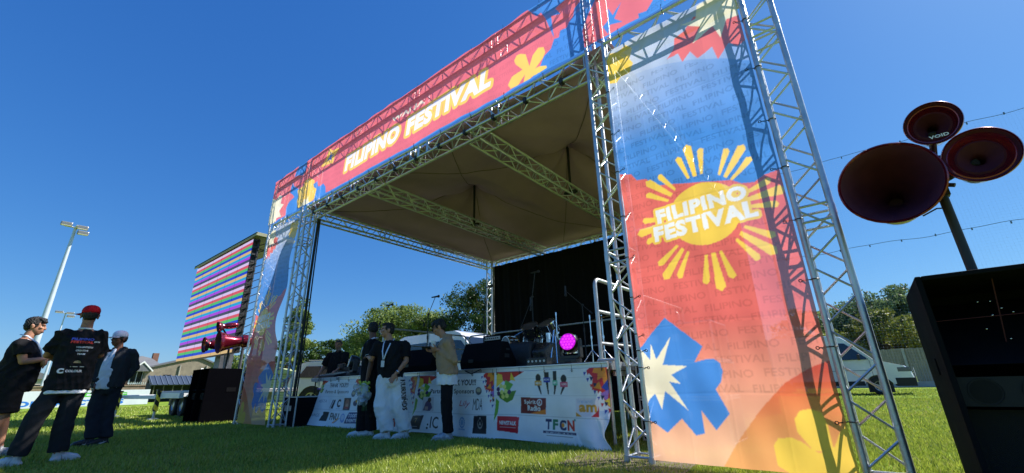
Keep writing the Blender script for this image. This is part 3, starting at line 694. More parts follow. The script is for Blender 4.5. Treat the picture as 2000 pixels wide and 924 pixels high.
def dD(P):
    basket(P, -4.23, .915, 1.02)
    bunting(P, -2.47, .905, 1.15)
    for k, (x, z, w, c, tilt) in enumerate(((-3.49, .72, 1.0, 'o', .05), (-3.35, .76, 1.0, 'b', .02), (-3.215, .72, .7, 'g', -.02), (-3.085, .70, 1.0, 'r', -.05))):
        dk = np.array(S(34, 34, 38)); P.poly([(x-.022, z), (x+.022, z), (x+tilt+.008, .60), (x+tilt-.008, .60)], dk)
        if k in (0, 3): P.ellipse(x, z+.085, .042, .052, dk)
        else: P.rect(x-.038*w, z+.02, x+.038*w, .885 if k == 2 else .875, dk)
        cc = {'o': np.array(S(214, 158, 60)), 'b': np.array(S(40, 66, 180)), 'g': np.array(S(96, 190, 160)), 'r': np.array(S(214, 80, 120))}[c]
        P.rect(x-.055*w, z-.01, x+.055*w, z+.05, cc); P.text('NEWS', x-.04*w, z+.008, .025, .08*w, PW, .02)
    P.poly([(-3.785, .36), (-3.775, .56), (-3.365, .555), (-3.37, .36)], np.array(S(120, 30, 34))); P.poly([(-3.62, .36), (-3.37, .42), (-3.37, .36)], np.array(S(236, 130, 40)))
    P.text('Spirit', -3.72, .465, .065, .20, PW, .03); P.text('Radio', -3.66, .395, .065, .21, PW, .03); P.ellipse(-3.465, .50, .042, .042, PW); P.ellipse(-3.465, .50, .030, .030, np.array(S(150, 60, 50))); P.text('A', -3.485, .48, .04, .035, PW, .02)
    P.poly([(-4.215, .125), (-4.205, .315), (-3.805, .31), (-3.82, .105)], np.array(S(206, 24, 50))); P.text('NEWSTALK', -4.17, .20, .055, .32, PW, .04); P.rect(-4.16, .17, -3.86, .177, PW*.8)
    for tx, x, w, c in (('T', -3.375, .085, NAVY), ('F', -3.27, .075, np.array(S(30, 120, 84))), ('C', -3.175, .10, NAVY), ('N', -3.055, .10, CR['r'])): P.text(tx, x, .185, .12, w, c, .05)
    P.ellipse(-3.125, .245, .022, .025, CR['o']); P.ellipse(-2.945, .31, .012, .014, np.array(S(40, 150, 140)))
    P.rect(-3.41, .145, -2.93, .168, NAVY); P.text('THE FILIPINO CHANNEL NETWORK', -3.39, .150, .012, .44, PW, .0); P.rect(-3.36, .118, -2.98, .123, INK)
    P.rect(-2.925, .35, -2.615, .555, np.array(S(226, 222, 230))); P.text("Ireland", -2.90, .50, .042, .20, np.array(S(170, 190, 220)), .01)
    P.poly([(-2.925, .35), (-2.925, .40), (-2.84, .35)], np.array(S(214, 150, 30))); P.poly([(-2.73, .35), (-2.615, .43), (-2.615, .35)], CR['r']); P.poly([(-2.66, .35), (-2.615, .48), (-2.615, .35)], CR['r'])
    P.text('am', -2.885, .40, .085, .24, np.array(S(222, 156, 30)), .045)
def base_fn(y0, x0, x1, seed, bl=0, brt=0):
    def fn(X, Z):
        h = (.905-Z)/.875; u = (X-x0)/(x1-x0)
        y = y0-.012-.045*h+.012*np.sin(X*5+seed)*h+.005*np.sin(X*13+Z*6+seed)+.004*np.sin(Z*17+X*3)
        x = X+bl*h*np.clip(1-u*3, 0, 1)+brt*h*np.clip(u*3-2, 0, 1)
        z = Z-.012*np.sin(X*3+seed)*h
        return x, y, z
    return fn
def fnA(X, Z):
    x, y, z = base_fn(4.86, -9.4, -7.72, 1)(X, Z); h = (.905-Z)/.875; u = (X+9.4)/1.68
    k = np.clip(1-u*4, 0, 1); x = x-.10*h*k+.30*k*np.clip(1-u*9, 0, 1)*(1-h)*0; y = y-.16*h**2*(1-u)
    x = x+(1-h)*.22*np.clip(1-u*2.2, 0, 1)
    return x, y, z
def fnD(X, Z):
    x, y, z = base_fn(4.85, -4.3, -2.47, 4)(X, Z); h = (.905-Z)/.875
    k = np.clip((X+2.95)/.48, 0, 1); g = np.clip((.42-Z)/.3, 0, 1); x = x+.05*h*k
    y = y-.16*k*g*np.abs(np.sin((X+2.47)*9+Z*5))-.10*g*k; x = x+.0*k; z = z-.02*k*g; x = x+.035*k*g*np.sin(Z*22)
    return x, y, z
sponsor('sponsor_banner', 'short white sponsor banner hanging under the mixing table, reading THANK YOU with TOOST EVENTS', -9.4, -7.72, 4.86, fnA, dA)
sponsor('sponsor_banner', 'white sponsor banner on the stage front partly behind the two men in black tops', -7.70, -5.96, 4.87, base_fn(4.875, -7.7, -5.96, 2, 0, -.14), dB)
sponsor('sponsor_banner', 'white sponsor banner on the stage front partly behind the man in the beige jacket', -6.02, -4.24, 4.86, base_fn(4.86, -6.02, -4.24, 3, -.10, 0), dC)
sponsor('sponsor_banner', 'white sponsor banner with four printed microphones, TFCN lettering and a crumpled corner', -4.27, -2.47, 4.85, fnD, dD)

# ================================================================== MIXING TABLE
t = thing('mixing_table', 'narrow pale folding table carrying the mixing gear in front of the bearded man', 'table', (-9.2, 5.15, 0))
b = MB(); b.box((0, 0, .945), (1.05, .62, .04)); b.box((0, -.29, .915), (1.05, .03, .05)); b.build('table_top', mat('pale_laminate', (.5, .52, .54), .4, 0, .1, 4), t, bev=.005)
for sx in (-.46, .46):
    for sy in (-.26, .26):
        b = MB(); b.tube((sx, sy, 0), (sx*.97, sy*.9, .93), .014); b.build('leg', BLACKM, t, True)
dj = thing('mixing_desk', 'black sound mixing desk with rows of knobs on the pale folding table', 'mixing desk', (-9.22, 5.15, .965))
b = MB(); b.prism([(-.24, 0), (.24, 0), (.24, .10), (.16, .12), (-.24, .05)], 'x', -.34, .34); b.build('console_body', BLACKP, dj, bev=.008)
b = MB()
for i in range(12):
    for j in range(4): b.tube((-.30+i*.054, -.17+j*.085, .055+j*.0155), (-.30+i*.054, -.17+j*.085, .078+j*.0155), .009, n=8)
build_each(b, 'knob', SILV, dj, smooth=True)
b = MB(); b.box((.0, .22, .16), (.62, .06, .14)); b.box((-.2, .20, .26), (.24, .05, .1)); b.build('meter_bridge', BLACKP, dj, bev=.008)
b = MB(); b.box((.22, .235, .26), (.22, .02, .15)); b.build('display', mat('dark_screen', (.02, .025, .03), .15), dj)
b = MB(); b.path([(-.1, -.32, .0), (-.11, -.35, -.06), (-.10, -.34, -.16), (-.08, -.33, -.3)], .006, 5); b.path([(-.05, -.32, .0), (-.02, -.36, -.07), (-.03, -.34, -.18)], .005, 5); b.build('cable', RUBBER, dj, True)

# ================================================================== MOVING HEAD LIGHTS
def moving_head(loc, aim, label, lens_m, rz=0):
    t = thing('moving_head_light', label, 'stage light', loc, rz, group='moving head lights')
    b = MB(); b.box((0, 0, .045), (.26, .20, .07)); b.box((0, -.06, .04), (.10, .10, .03)); b.build('base', BLACKP, t, bev=.012)
    b = MB(); b.box((0, 0, .10), (.30, .10, .05))
    for s in (-1, 1): b.prism([(-.055, .09), (.055, .09), (.045, .32), (.02, .35), (-.02, .35), (-.045, .32)], 'x', s*.155-.02, s*.155+.02)
    b.build('yoke', BLACKP, t, bev=.01)
    aim = Vector(aim).normalized(); c = Vector((0, 0, .29))
    b = MB(); b.lathe([(0, -.13), (.07, -.13), (.11, -.10), (.128, -.02), (.130, .07), (.122, .085), (.118, .08), (0, .08)], c, aim, 28); h = b.build('head', BLACKP, t, True)
    X, Y, Z = frame(aim); b = MB(); b.lathe([(0, .082), (.116, .082), (.116, .088), (0, .088)], c, aim, 28); b.build('lens_plate', lens_m, h)
    b = MB()
    for i in range(-2, 3):
        for j in range(-2, 3):
            u = (i+.5*(j % 2))*.046; v = j*.040
            if u*u+v*v > .094**2: continue
            b.ell(c+X*u+Y*v+Z*.088, (.020, .020, .008), Matrix((X, Y, Z)).transposed(), 10, 6)
    b.build('lens', MAG2 if lens_m is MAG else mat('clear_lens', (.7, .72, .76), .12), h, True)
    return t
MAG = mat('magenta_glow', (.5, 0, .5), .4, emit=(.26, .0, .30), estr=1.0)
MAG2 = mat('magenta_lens', (.8, .1, .8), .2, emit=(.46, .01, .52), estr=1.0)
moving_head((-3.23, 5.28, DZ), (.10, -1, .22), 'moving head stage light glowing magenta, standing on the deck edge beside the drum kit', MAG, 0.1)
moving_head((-8.52, 5.12, DZ), (-.18, -1, .22), 'unlit moving head stage light with pale lens beside the mixing table', mat('lens_plate_grey', (.55, .57, .6), .25), -.3)

# ================================================================== FLOOR MONITORS
def wedge(loc, rz, label, w=.78):
    t = thing('floor_monitor', label, 'speaker', loc, rz, group='floor monitors on the deck')
    b = MB(); b.prism([(-.24, 0), (.20, 0), (.27, .10), (.02, .42), (-.13, .42), (-.27, .12)], 'x', -w/2, w/2); b.build('cabinet', BLACKW, t, bev=.012)
    b = MB(); b.prism([(.268, .115), (.274, .12), (.032, .428), (.026, .422)], 'x', -w/2+.05, w/2-.05); b.build('grille', mat('perforated_grille', (.02, .02, .021), .6, .4, .3, 60, .8, 400), t)
    for s in (-1, 1):
        b = MB(); b.box((s*(w/2+.002), -.03, .2), (.008, .13, .06)); b.box((s*(w/2+.002), -.0, .30), (.006, .10, .03)); b.build('side_handle', RUBBER, t, bev=.002)
    b = MB(); b.box((-w*.2, -.268, .13), (.10, .012, .05)); b.build('socket_plate', BLACKP, t)
    return t
wedge((-4.86, 5.36, DZ), math.pi+.10-math.pi, 'black wedge floor monitor on the deck edge between the beige-jacketed man and the drums')
wedge((-6.55, 5.38, DZ), .16, 'black wedge floor monitor on the deck behind the man in the beige jacket', .82)

# ================================================================== MICROPHONE STANDS
def mic_stand(base, h, tip, label, tripod=True, mic=True, down=False):
    x, y = base; t = thing('microphone_stand', label, 'microphone stand', (x, y, DZ), group='microphone stands on the deck')
    tip = Vector(tip)-Vector((x, y, DZ)); top = Vector((0, 0, h))
    b = MB(); b.tube((0, 0, .03), (0, 0, h*.6), .011); b.tube((0, 0, h*.6), top, .008); b.tube((0, 0, h*.57), (0, 0, h*.63), .017); b.build('pole', BLACKM, t, True)
    for k in range(3):
        a = k*2.094+.4; b = MB(); b.tube((0, 0, .14), (.30*math.cos(a), .30*math.sin(a), .012), .008); b.build('leg', BLACKM, t, True)
    d = (tip-top).normalized(); b = MB(); b.tube(top-d*.22, tip, .0065); b.tube(top-d*.27, top-d*.20, .016); b.tube(top-Vector((.02, 0, 0)), top+Vector((.02, 0, 0)), .018); b.build('boom', BLACKM, t, True)
    md = Vector((d.x, d.y, 0)).normalized() if not down else Vector((0, 0, -1))
    if Vector((d.x, d.y, 0)).length < .05 and not down: md = Vector((.9, -.3, .1)).normalized()
    b = MB(); p = tip; b.tube(p-md*.10, p+md*.06, .013, .019); m1 = b.build('microphone', BLACKP, t, True)
    b = MB(); b.ell(p+md*.085, (.026, .026, .03)); b.build('mic_head', mat('mic_mesh', (.05, .05, .052), .5, .6, .3, 60), m1, True)
    return t
mic_stand((-8.32, 5.55), 1.13, (-8.08, 5.6, 2.49), 'boom microphone stand leaning over the two men in black tops')
mic_stand((-6.72, 5.6), 1.15, (-6.55, 5.62, 2.46), 'boom microphone stand rising behind the man in the beige jacket')
mic_stand((-5.32, 5.75), .95, (-5.14, 5.7, 2.46), 'boom microphone stand in front of the tall dark green tree')
mic_stand((-4.75, 6.5), 1.35, (-4.66, 6.5, 2.80), 'tallest microphone stand, centred before the black backdrop')
mic_stand((-5.65, 7.2), .80, (-5.38, 7.3, 2.42), 'thin microphone stand before the backdrop, between its truss tower and the drums', down=True)
mic_stand((-3.95, 7.0), 1.15, (-4.30, 7.0, 2.45), 'drum overhead microphone stand with its boom reaching over the kit', down=True)

# ================================================================== DRUM KIT
dk = thing('drum_kit', 'silver and black drum kit partly under a black cover at the front of the deck', 'drum kit', (-4.3, 6.0, DZ))
SHELL = mat('drum_shell', (.03, .03, .034), .2, .2, .1, 10, coat=.6)
def drum(c, d, r, L, name='tom'):
    b = MB(); b.lathe([(0, 0), (r, 0), (r, L), (0, L)], c, d, 28); s = b.build(name, SHELL, dk, True)
    X, Y, Z = frame(d)
    for hh in (0, L):
        b = MB(); b.lathe([(r+.002, hh-.012), (r+.010, hh-.012), (r+.010, hh+.012), (r+.002, hh+.012)], c, d, 28); b.build('hoop', CHROME, s, True)
    b = MB(); b.lathe([(0, L+.003), (r*.97, L+.003), (r*.97, L+.006), (0, L+.006)], c, d, 28); b.build('drum_head', mat('drum_skin', (.06, .05, .045), .35, 0, .2, 10), s)
    b = MB()
    for k in range(8):
        a = k*math.pi/4; u = X*math.cos(a)+Y*math.sin(a); b.tube(Vector(c)+u*(r+.010)+Z*.01, Vector(c)+u*(r+.010)+Z*(L-.01), .005, n=5); b.tube(Vector(c)+u*(r+.012)+Z*(L*.4), Vector(c)+u*(r+.012)+Z*(L*.6), .010, n=6)
    b.build('lug', CHROME, s, True); return s
drum((-.52, .0, .29), (-.5, -.86, 0), .27, .16, 'kick_drum')
drum((-.42, .42, .60), (.1, -.5, .8), .15, .2); drum((-.02, .45, .60), (-.1, -.5, .8), .16, .22); drum((.26, .55, .26), (0, -.10, 1), .17, .28, 'floor_tom'); drum((-.62, .7, .48), (0, 0, 1), .17, .13, 'snare_drum')
b = MB(); n = 18
b.prism([(-.36, 0), (.18, 0), (.20, .30), (.12, .41), (-.30, .43), (-.36, .34)], 'x', -.44, .10); b.build('drum_cover', mat('black_cover', (.018, .018, .019), .55, 0, .3, 4, .6, 14), dk, True, bev=.03)
b = MB(); b.prism([(-.30, 0), (.2, 0), (.22, .3), (.05, .42), (-.2, .40), (-.34, .26)], 'x', .11, .34)
rr = random.Random(5); b.v = [(x+rr.uniform(-.03, .03), y+rr.uniform(-.03, .03), z+rr.uniform(-.02, .02)*(z > .05)) for x, y, z in b.v]
o = b.build('leather_bag', mat('creased_leather', (.03, .03, .032), .25, 0, .4, 5, 1.0, 22), dk, True, bev=.03)
def cym(p, h, r, tilt, arm=None, cyl=True):
    b = MB(); b.tube((p[0], p[1], .35), (p[0], p[1], h), .008); b.tube((p[0], p[1], .05), (p[0], p[1], h*.6), .011); b.tube((p[0], p[1], h*.58), (p[0], p[1], h*.64), .019)
    for k in range(3):
        a = k*2.094; b.tube((p[0], p[1], .3), (p[0]+.25*math.cos(a), p[1]+.25*math.sin(a), .01), .009)
    q = Vector((p[0], p[1], h))
    if arm: b.tube(q, arm, .008); q = Vector(arm)
    b.tube(q, q+Vector((0, 0, .06)), .012)
    s = b.build('cymbal_stand', CHROME, dk, True)
    if cyl:
        d = Vector((tilt[0], tilt[1], 1)); b = MB(); b.lathe([(0, .02), (.03, .018), (.045, .004), (r, -.012), (r, -.015), (.045, 0), (0, .012)], q+Vector((0, 0, .02)), d, 32)
        b.build('cymbal', mat('brass_cymbal', (.35, .25, .10), .3, 1.0, .2, 30), s, True)
cym((-.74, .3), .62, .18, (.15, -.3), (-.45, .35, .74), False)
cym((.30, .15), .86, .2, (.2, -.4), None, False)
cym((.62, .75), .84, .2, (0, -.3), None, False)
cym((-.98, 1.0), .72, .18, (0, .1), None)
cym((.75, .95), .85, .22, (-.1, -.2), None)
b = MB(); b.tube((-.2, .42, .4), (-.2, .42, .78), .014); b.tube((-.4, .42, .72), (.0, .44, .72), .013); b.tube((-.26, .38, .55), (-.12, .38, .55), .02); b.tube((-.3, .40, .66), (-.3, .30, .62), .012); b.tube((-.1, .40, .66), (-.1, .30, .62), .012)
b.build('tom_holder', CHROME, dk, True)
b = MB(); b.box((.30, -.12, .3), (.05, .05, .5)); b.tube((.36, -.2, .0), (.34, .0, .6), .012); b.tube((.44, -.1, .0), (.36, .0, .5), .010); b.box((.42, .1, .42), (.14, .12, .10)); b.build('hardware', CHROME, dk, True)
# small amp on the deck at the back
am = thing('guitar_amplifier', 'small black amplifier with a bright control strip under the rear guard rail', 'amplifier', (-6.9, 7.9, DZ))
b = MB(); b.box((0, 0, .45), (.62, .3, .9)); b.build('cabinet', BLACKW, am, bev=.015)
b = MB(); b.box((0, -.156, .82), (.5, .01, .08)); b.build('control_strip', mat('cream_panel', (.6, .6, .56), .4), am)
b = MB()
for i in range(7): b.tube((-.2+i*.065, -.16, .82), (-.2+i*.065, -.185, .82), .014, n=8)
build_each(b, 'knob', BLACKP, am, smooth=True)
# cables over the deck edge
for i, pts in enumerate(([(-4.98, 4.93, .98), (-4.9, 4.86, .95), (-4.75, 4.85, .90), (-4.6, 4.86, .95), (-4.5, 4.95, .985), (-4.2, 5.1, .985)], [(-6.0, 5.2, .985), (-5.7, 5.0, .985), (-5.5, 5.1, .985), (-5.3, 5.3, .985)], [(-3.6, 5.0, .985), (-3.3, 5.06, .99), (-3.0, 5.15, .99), (-2.8, 5.4, .99)])):
    b = MB(); b.path(pts, .007, 6); tag(b.build('cable', RUBBER, None, True), ['black cable sagging over the deck edge below the drum kit', 'black cable lying on the deck between the two wedge monitors', 'black cable lying on the deck beside the magenta light'][i], 'cable', 'cables on the deck')
# clutter on and under the deck
for i, (x, y, r_) in enumerate(((-3.75, 5.25, .1), (-5.35, 6.3, .5), (-7.3, 6.0, .2))):
    t = thing('stage_box', ['small black stage box with pale sockets near the magenta light', 'small black stage box with pale sockets behind the wedge monitors', 'small black stage box with pale sockets behind the laughing man'][i], 'stage box', (x, y, DZ), r_, 'stage boxes on the deck')
    b = MB(); b.box((0, 0, .06), (.34, .18, .12)); b.build('case_body', BLACKP, t, bev=.01)
    b = MB()
    for k in range(5): b.tube((-.13+k*.065, -.088, .07), (-.13+k*.065, -.096, .07), .016, n=12)
    build_each(b, 'socket', SILV, t, smooth=True)
rgc = random.Random(4)
for i in range(5):
    pts = []; x, y = -3.4-i*.9, 5.15+rgc.random()*.6
    for k in range(9): pts.append((x, y, .986)); x += rgc.uniform(-.18, .12); y += rgc.uniform(-.10, .22)
    b = MB(); b.path(pts, .007, 5); tag(b.build('cable', RUBBER, None, True), 'loose black cable snaking over the stage deck between the gear', 'cable', 'loose cables on the deck')
# flight cases
def case(loc, d, label, group=None):
    t = thing('flight_case', label, 'flight case', loc, 0, group); w, dp, h = d
    b = MB(); b.box((0, 0, h/2), d); b.build('case_body', BLACKW, t)
    b = MB(); g = .022
    for sx in (-1, 1):
        for sy in (-1, 1): b.box((sx*w/2, sy*dp/2, h/2), (g, g, h+.006))
        for z in (0.011, h-.011): b.box((sx*w/2, 0, z), (g+.002, dp, g))
    for sy in (-1, 1):
        for z in (0.011, h-.011): b.box((0, sy*dp/2, z), (w, g+.002, g))
    b.build('edge_trim', ALU, t, bev=.003)
    b = MB(); b.box((-w*.22, -dp/2-.006, h*.62), (.16, .012, .11)); b.build('handle', GALV, t, bev=.004)
    b = MB(); b.box((w*.08, -dp/2-.008, h*.62), (.10, .012, .10)); b.build('latch', SILV, t, bev=.004)
    return t
case((-1.92, 6.0, .02), (1.05, .7, .50), 'black flight case on the grass, lowest of the stack behind the nearer banner', 'stacked flight cases')
case((-1.92, 6.0, .53), (1.05, .7, .42), 'black flight case in the middle of the stack behind the nearer banner', 'stacked flight cases')
c3 = case((-1.94, 6.0, .96), (1.05, .7, .48), 'black flight case on top of the stack behind the nearer banner', 'stacked flight cases')
case((-9.55, 4.62, .0), (.55, .5, .60), 'black flight case on the grass beside the mixing table banner', 'cases by the mixing table')
tb = thing('covered_trestle', 'low trestle table with a purple cloth near the white off-road car', 'table', (-11.5, 6.6, 0))
b = MB(); b.box((0, 0, .74), (1.5, .6, .05)); b.build('table_cloth', mat('purple_cloth', S(92, 84, 190), .8, 0, .1, 4), tb, bev=.01)
b = MB(); b.box((0, .02, .36), (1.4, .5, .70)); b.build('dark_skirt', BLACKW, tb)
b = MB(); b.box((-.3, 0, .82), (.5, .3, .1)); b.box((.4, 0, .80), (.3, .3, .07)); b.build('papers', mat('red_box', S(170, 60, 70), .6), tb, bev=.01)
# ================================================================== LED SCREEN TRAILER
led = thing('screen_trailer', 'mobile trailer carrying a large LED screen showing coloured horizontal stripes', 'screen trailer', (-16.4, 4.5, 0))
X0, X1, Z0, Z1 = -2.62, 2.58, 1.77, 5.14
cyc = [S(206, 186, 226), S(206, 70, 82), S(76, 176, 92), S(14, 50, 190), S(206, 172, 112), S(24, 152, 204), S(160, 50, 208), S(58, 54, 74)]
lm = [mat('led_stripe_%s' % n, (.02, .02, .02), .5, emit=c, estr=.60) for n, c in zip(('lilac', 'red', 'green', 'blue', 'tan', 'cyan', 'purple', 'charcoal'), cyc)]
N_ = 37; b = MB(); hgt = (Z1-Z0)/N_
for i in range(N_):
    z = Z1-(i+1)*hgt; b.cur = i % 8; b.add([(X0, 0, z), (X1, 0, z), (X1, 0, z+hgt), (X0, 0, z+hgt)], [(0, 1, 2, 3)])
b.build('screen_face', lm, led, fix=False)
b = MB(); b.box((0, .10, (Z0+Z1)/2), (X1-X0+.02, .18, Z1-Z0+.02)); sb = b.build('screen_housing', BLACKM, led)
b = MB()
for i in range(1, 6): b.box((X0+i*(X1-X0)/6, -.001, (Z0+Z1)/2), (.003, .004, Z1-Z0))
b.build('panel_joint', mat('dark_joint', (.05, .05, .06), .6), sb)
b = MB()                                                     # ladder bracing down the right edge
for y in (.12, .46): b.tube((X1+.14, y, Z0), (X1+.14, y, Z1), .025, n=6); 
for i in range(15):
    z = Z0+i*(Z1-Z0)/15; b.tube((X1+.14, .12, z), (X1+.14, .46, z+.21), .012, n=5); b.tube((X1+.02, .12, z+.1), (X1+.22, .12, z+.1), .02, n=5); b.box((X1+.14, .02, z+.16), (.08, .10, .05))
b.build('side_frame', BLACKM, led)
b = MB(); b.box((.12, .50, 5.24), (5.7, 1.15, .05)); b.box((.12, -.06, 5.21), (5.7, .03, .10)); b.box((2.95, .5, 5.21), (.04, 1.1, .10)); b.box((2.8, .5, 5.19), (.05, 1.0, .05)); b.box((1.4, .5, 5.19), (.05, 1.0, .05))
b.build('roof_lid', mat('lid_beige', S(150, 150, 118), .6, 0, .1, 4), led, bev=.006)
b = MB(); b.box((.3, .55, 1.6), (.45, .35, 2.2)); b.box((.3, .5, 2.4), (.6, .3, .5)); b.tube((1.5, .3, .7), (1.2, .3, 2.2), .06); b.tube((2.2, .4, .6), (2.2, .4, 2.1), .045); b.box((.9, .55, 1.5), (.10, .12, 1.9))
b.build('mast', mat('mast_grey', (.10, .105, .12), .45, .3, .2, 5), led, bev=.01)
b = MB(); b.box((0, .8, .74), (6.3, 1.9, .10)); b.box((0, -.15, .70), (6.3, .07, .14)); b.box((-.1, .8, .58), (5.8, .9, .2)); b.build('chassis', mat('trailer_grey', (.30, .31, .32), .45, .4, .25, 5), led, bev=.01)
b = MB(); b.box((-2.4, .1, .5), (.5, .04, .34)); b.box((-1.15, .1, .5), (.3, .04, .3)); b.build('mudguard', BLACKM, led)
for i, x in enumerate((-1.9, -1.0)):
    w = MB(); w.lathe([(.17, -.10), (.30, -.11), (.335, -.08), (.335, .08), (.30, .11), (.17, .10)], (x, .12, .335), (0, 1, 0), 28); wo_ = w.build('wheel', RUBBER, led, True)
    w = MB(); w.lathe([(0, -.08), (.06, -.085), (.15, -.05), (.18, -.09), (.18, .09), (0, .09)], (x, .12, .335), (0, 1, 0), 20); w.build('rim', GALV, wo_, True)
HAZ = bpy.data.materials.new('hazard_tape'); HAZ.use_nodes = True; t_ = HAZ.node_tree; pb_ = t_.nodes['Principled BSDF']
wv = t_.nodes.new('ShaderNodeTexWave'); wv.wave_type = 'BANDS'; wv.bands_direction = 'DIAGONAL'; wv.inputs['Scale'].default_value = 2.4; wv.inputs['Distortion'].default_value = 0
cr = t_.nodes.new('ShaderNodeValToRGB'); cr.color_ramp.interpolation = 'CONSTANT'; cr.color_ramp.elements[0].color = (*S(24, 24, 24), 1); cr.color_ramp.elements[1].position = .5; cr.color_ramp.elements[1].color = (*S(240, 208, 60), 1)
tc = t_.nodes.new('ShaderNodeTexCoord'); t_.links.new(tc.outputs['Object'], wv.inputs['Vector']); t_.links.new(wv.outputs[0], cr.inputs[0]); t_.links.new(cr.outputs[0], pb_.inputs['Base Color'])
for x, y in ((.43, -.94), (-3.23, -1.16)):
    b = MB(); b.box((x, y, .045), (.22, .22, .03)); b.tube((x, y, .03), (x, y, .40), .035); lg = b.build('leg', GALV, led, True)
    b = MB(); b.box((x, y, .52), (.10, .10, .54)); b.build('hazard_sleeve', HAZ, lg)
    b = MB(); b.box((x, y, .81), (.20, .12, .04)); b.build('leg_cap', BLACKM, lg)
b = MB(); b.box((-1.4, -.90, .62), (3.6, .08, .10), rz=.06); b.build('outrigger_beam', WPAINT, led, bev=.008)
b = MB(); b.box((1.38, -.86, .66), (1.75, .10, .14)); b.box((.43, -.5, .66), (.1, .9, .1)); b.box((-3.23, -.6, .64), (.1, 1.0, .1)); b.build('outrigger_beam', WPAINT, led, bev=.008)
b = MB(); b.prism([(-.07, 0), (.07, 0), (.07, 1.55), (0, 1.72), (-.07, 1.55)], 'y', -.05, .05)
wp = b.build('marker_post', WPAINT, None, bev=.01); wp.location = (-22.6, 6.35, 0); tag(wp, 'white post with a pointed top standing on the grass behind the screen trailer', 'post')

# ================================================================== LOUDSPEAKERS
RED = mat('red_metallic', (.20, .008, .026), .22, .65, .08, 20, coat=.8)
REDIN = mat('dark_horn_throat', (.070, .014, .030), .6, 0, .2, 8, spec=.25)
BLACKS = mat('black_paint_sun_dimmed', (.0035, .0035, .005), 1.0, 0, .1, 5, .2, 260, spec=0.0)  # cabinet black darkened in colour to offset sun on the far pair's sides
def sub(loc, rz, w, d, h, label, rods=True):
    """folded-horn bass cabinet: deep open mouth, rods, lower baffle with two round ports"""
    t = thing('bass_speaker', label, 'speaker', loc, rz, group='bass speaker cabinets'); g = .028
    b = MB(); b.box((-w/2+g/2, 0, h/2), (g, d, h)); b.box((w/2-g/2, 0, h/2), (g, d, h)); b.box((0, 0, h-g/2), (w-2*g-.001, d, g)); b.box((0, 0, g/2), (w-2*g-.001, d, g)); b.box((0, d/2-g/2, h/2), (w-2*g-.001, g, h-2*g-.001))
    b.build('cabinet', BLACKW if rods else BLACKS, t, bev=.006)
    iw = w/2-g-.001; iv = BLACKW
    b = MB(); b.prism([(-d/2+.05, h*.60), (d/2-g-.01, h*.93), (d/2-g-.01, h*.60)], 'x', -iw, iw) ; b.build('horn_ramp', iv, t)
    b = MB(); b.box((0, -d/2+.10, h*.49), (2*iw, .02, h*.12)); b.build('port_baffle', mat('baffle_black', (.011, .012, .016), .6, 0, .2, 10, spec=.25), t)
    b = MB()
    for k in range(5):
        x = -iw+ (k+.5)*2*iw/5*.999
        b.lathe([(.062, -.006), (.070, -.004), (.070, .004)], (x, -d/2+.088, h*.49), (0, -1, 0), 24); b.lathe([(0, .0), (.062, 0)], (x, -d/2+.0885, h*.49), (0, -1, 0), 24)
    b.build('port', mat('port_hole', (.002, .002, .002), .9), t)
    b = MB(); b.box((0, -d/2+.16, h*.215), (2*iw, .02, h*.40)); b.build('lower_grille', mat('perforated_grille', (.02, .02, .021), .6, .4, .3, 60, .8, 400), t)
    if rods:
        b = MB(); b.tube((-iw, -d/2+.16, h*.80), (iw, -d/2+.14, h*.82), .0025, n=6); b.tube((-.20, -d/2+.22, h*.975), (-.235, -d/2+.30, h*.66), .0035, n=6); b.build('brace_rod', mat('red_rod', (.07, .008, .014), .6, .2), t)
        b = MB(); rg = random.Random(2)
        for k in range(11): b.ell((-.30+.14*rg.random(), -d/2+.22+.05*rg.random(), h*(.66+.3*rg.random())), (.005, .005, .005), None, 8, 6)
        b.build('bolt', CHROME, t, True)
    for s in (-1, 1):
        b = MB(); b.box((s*(w/2+.003), 0, h*.6), (.008, .22, .10)); b.build('side_handle', BLACKW, t, bev=.003)
        b = MB(); b.tube((s*(w/2-.06), -d/2+.02, -.0), (s*(w/2-.06), -d/2+.02, .02), .03)
    return t
def horn(t, c, d, r, L, name='horn'):
    """flared dish on a conical body with a driver housing"""
    d = Vector(d).normalized(); c = Vector(c)
    b = MB(); b.lathe([(r*.985, .0), (r*1.02, .012), (r*1.05, .004), (r*1.045, -.012), (r*.97, -.03), (r*.86, -.10*L/.5), (r*.66, -.5*L), (r*.50, -.78*L), (r*.48, -L)], c, d, 48)
    o = b.build('horn', RED, t, True)
    b = MB(); b.lathe([(r*.985, 0), (r*.93, -.015), (r*.80, -.08), (r*.60, -.42*L), (r*.40, -.70*L), (r*.26, -.88*L), (r*.20, -1.0*L), (r*.17, -L-.16), (0, -L-.17)], c, d, 48); b.build('horn_throat', REDIN, o, True)
    b = MB(); b.lathe([(r*.46, -L), (r*.60, -L-.02), (r*.64, -L-.10), (r*.60, -L-.20), (r*.46, -L-.27), (r*.2, -L-.30), (0, -L-.30)], c, d, 32); b.build('driver_housing', RED, o, True)
    return o
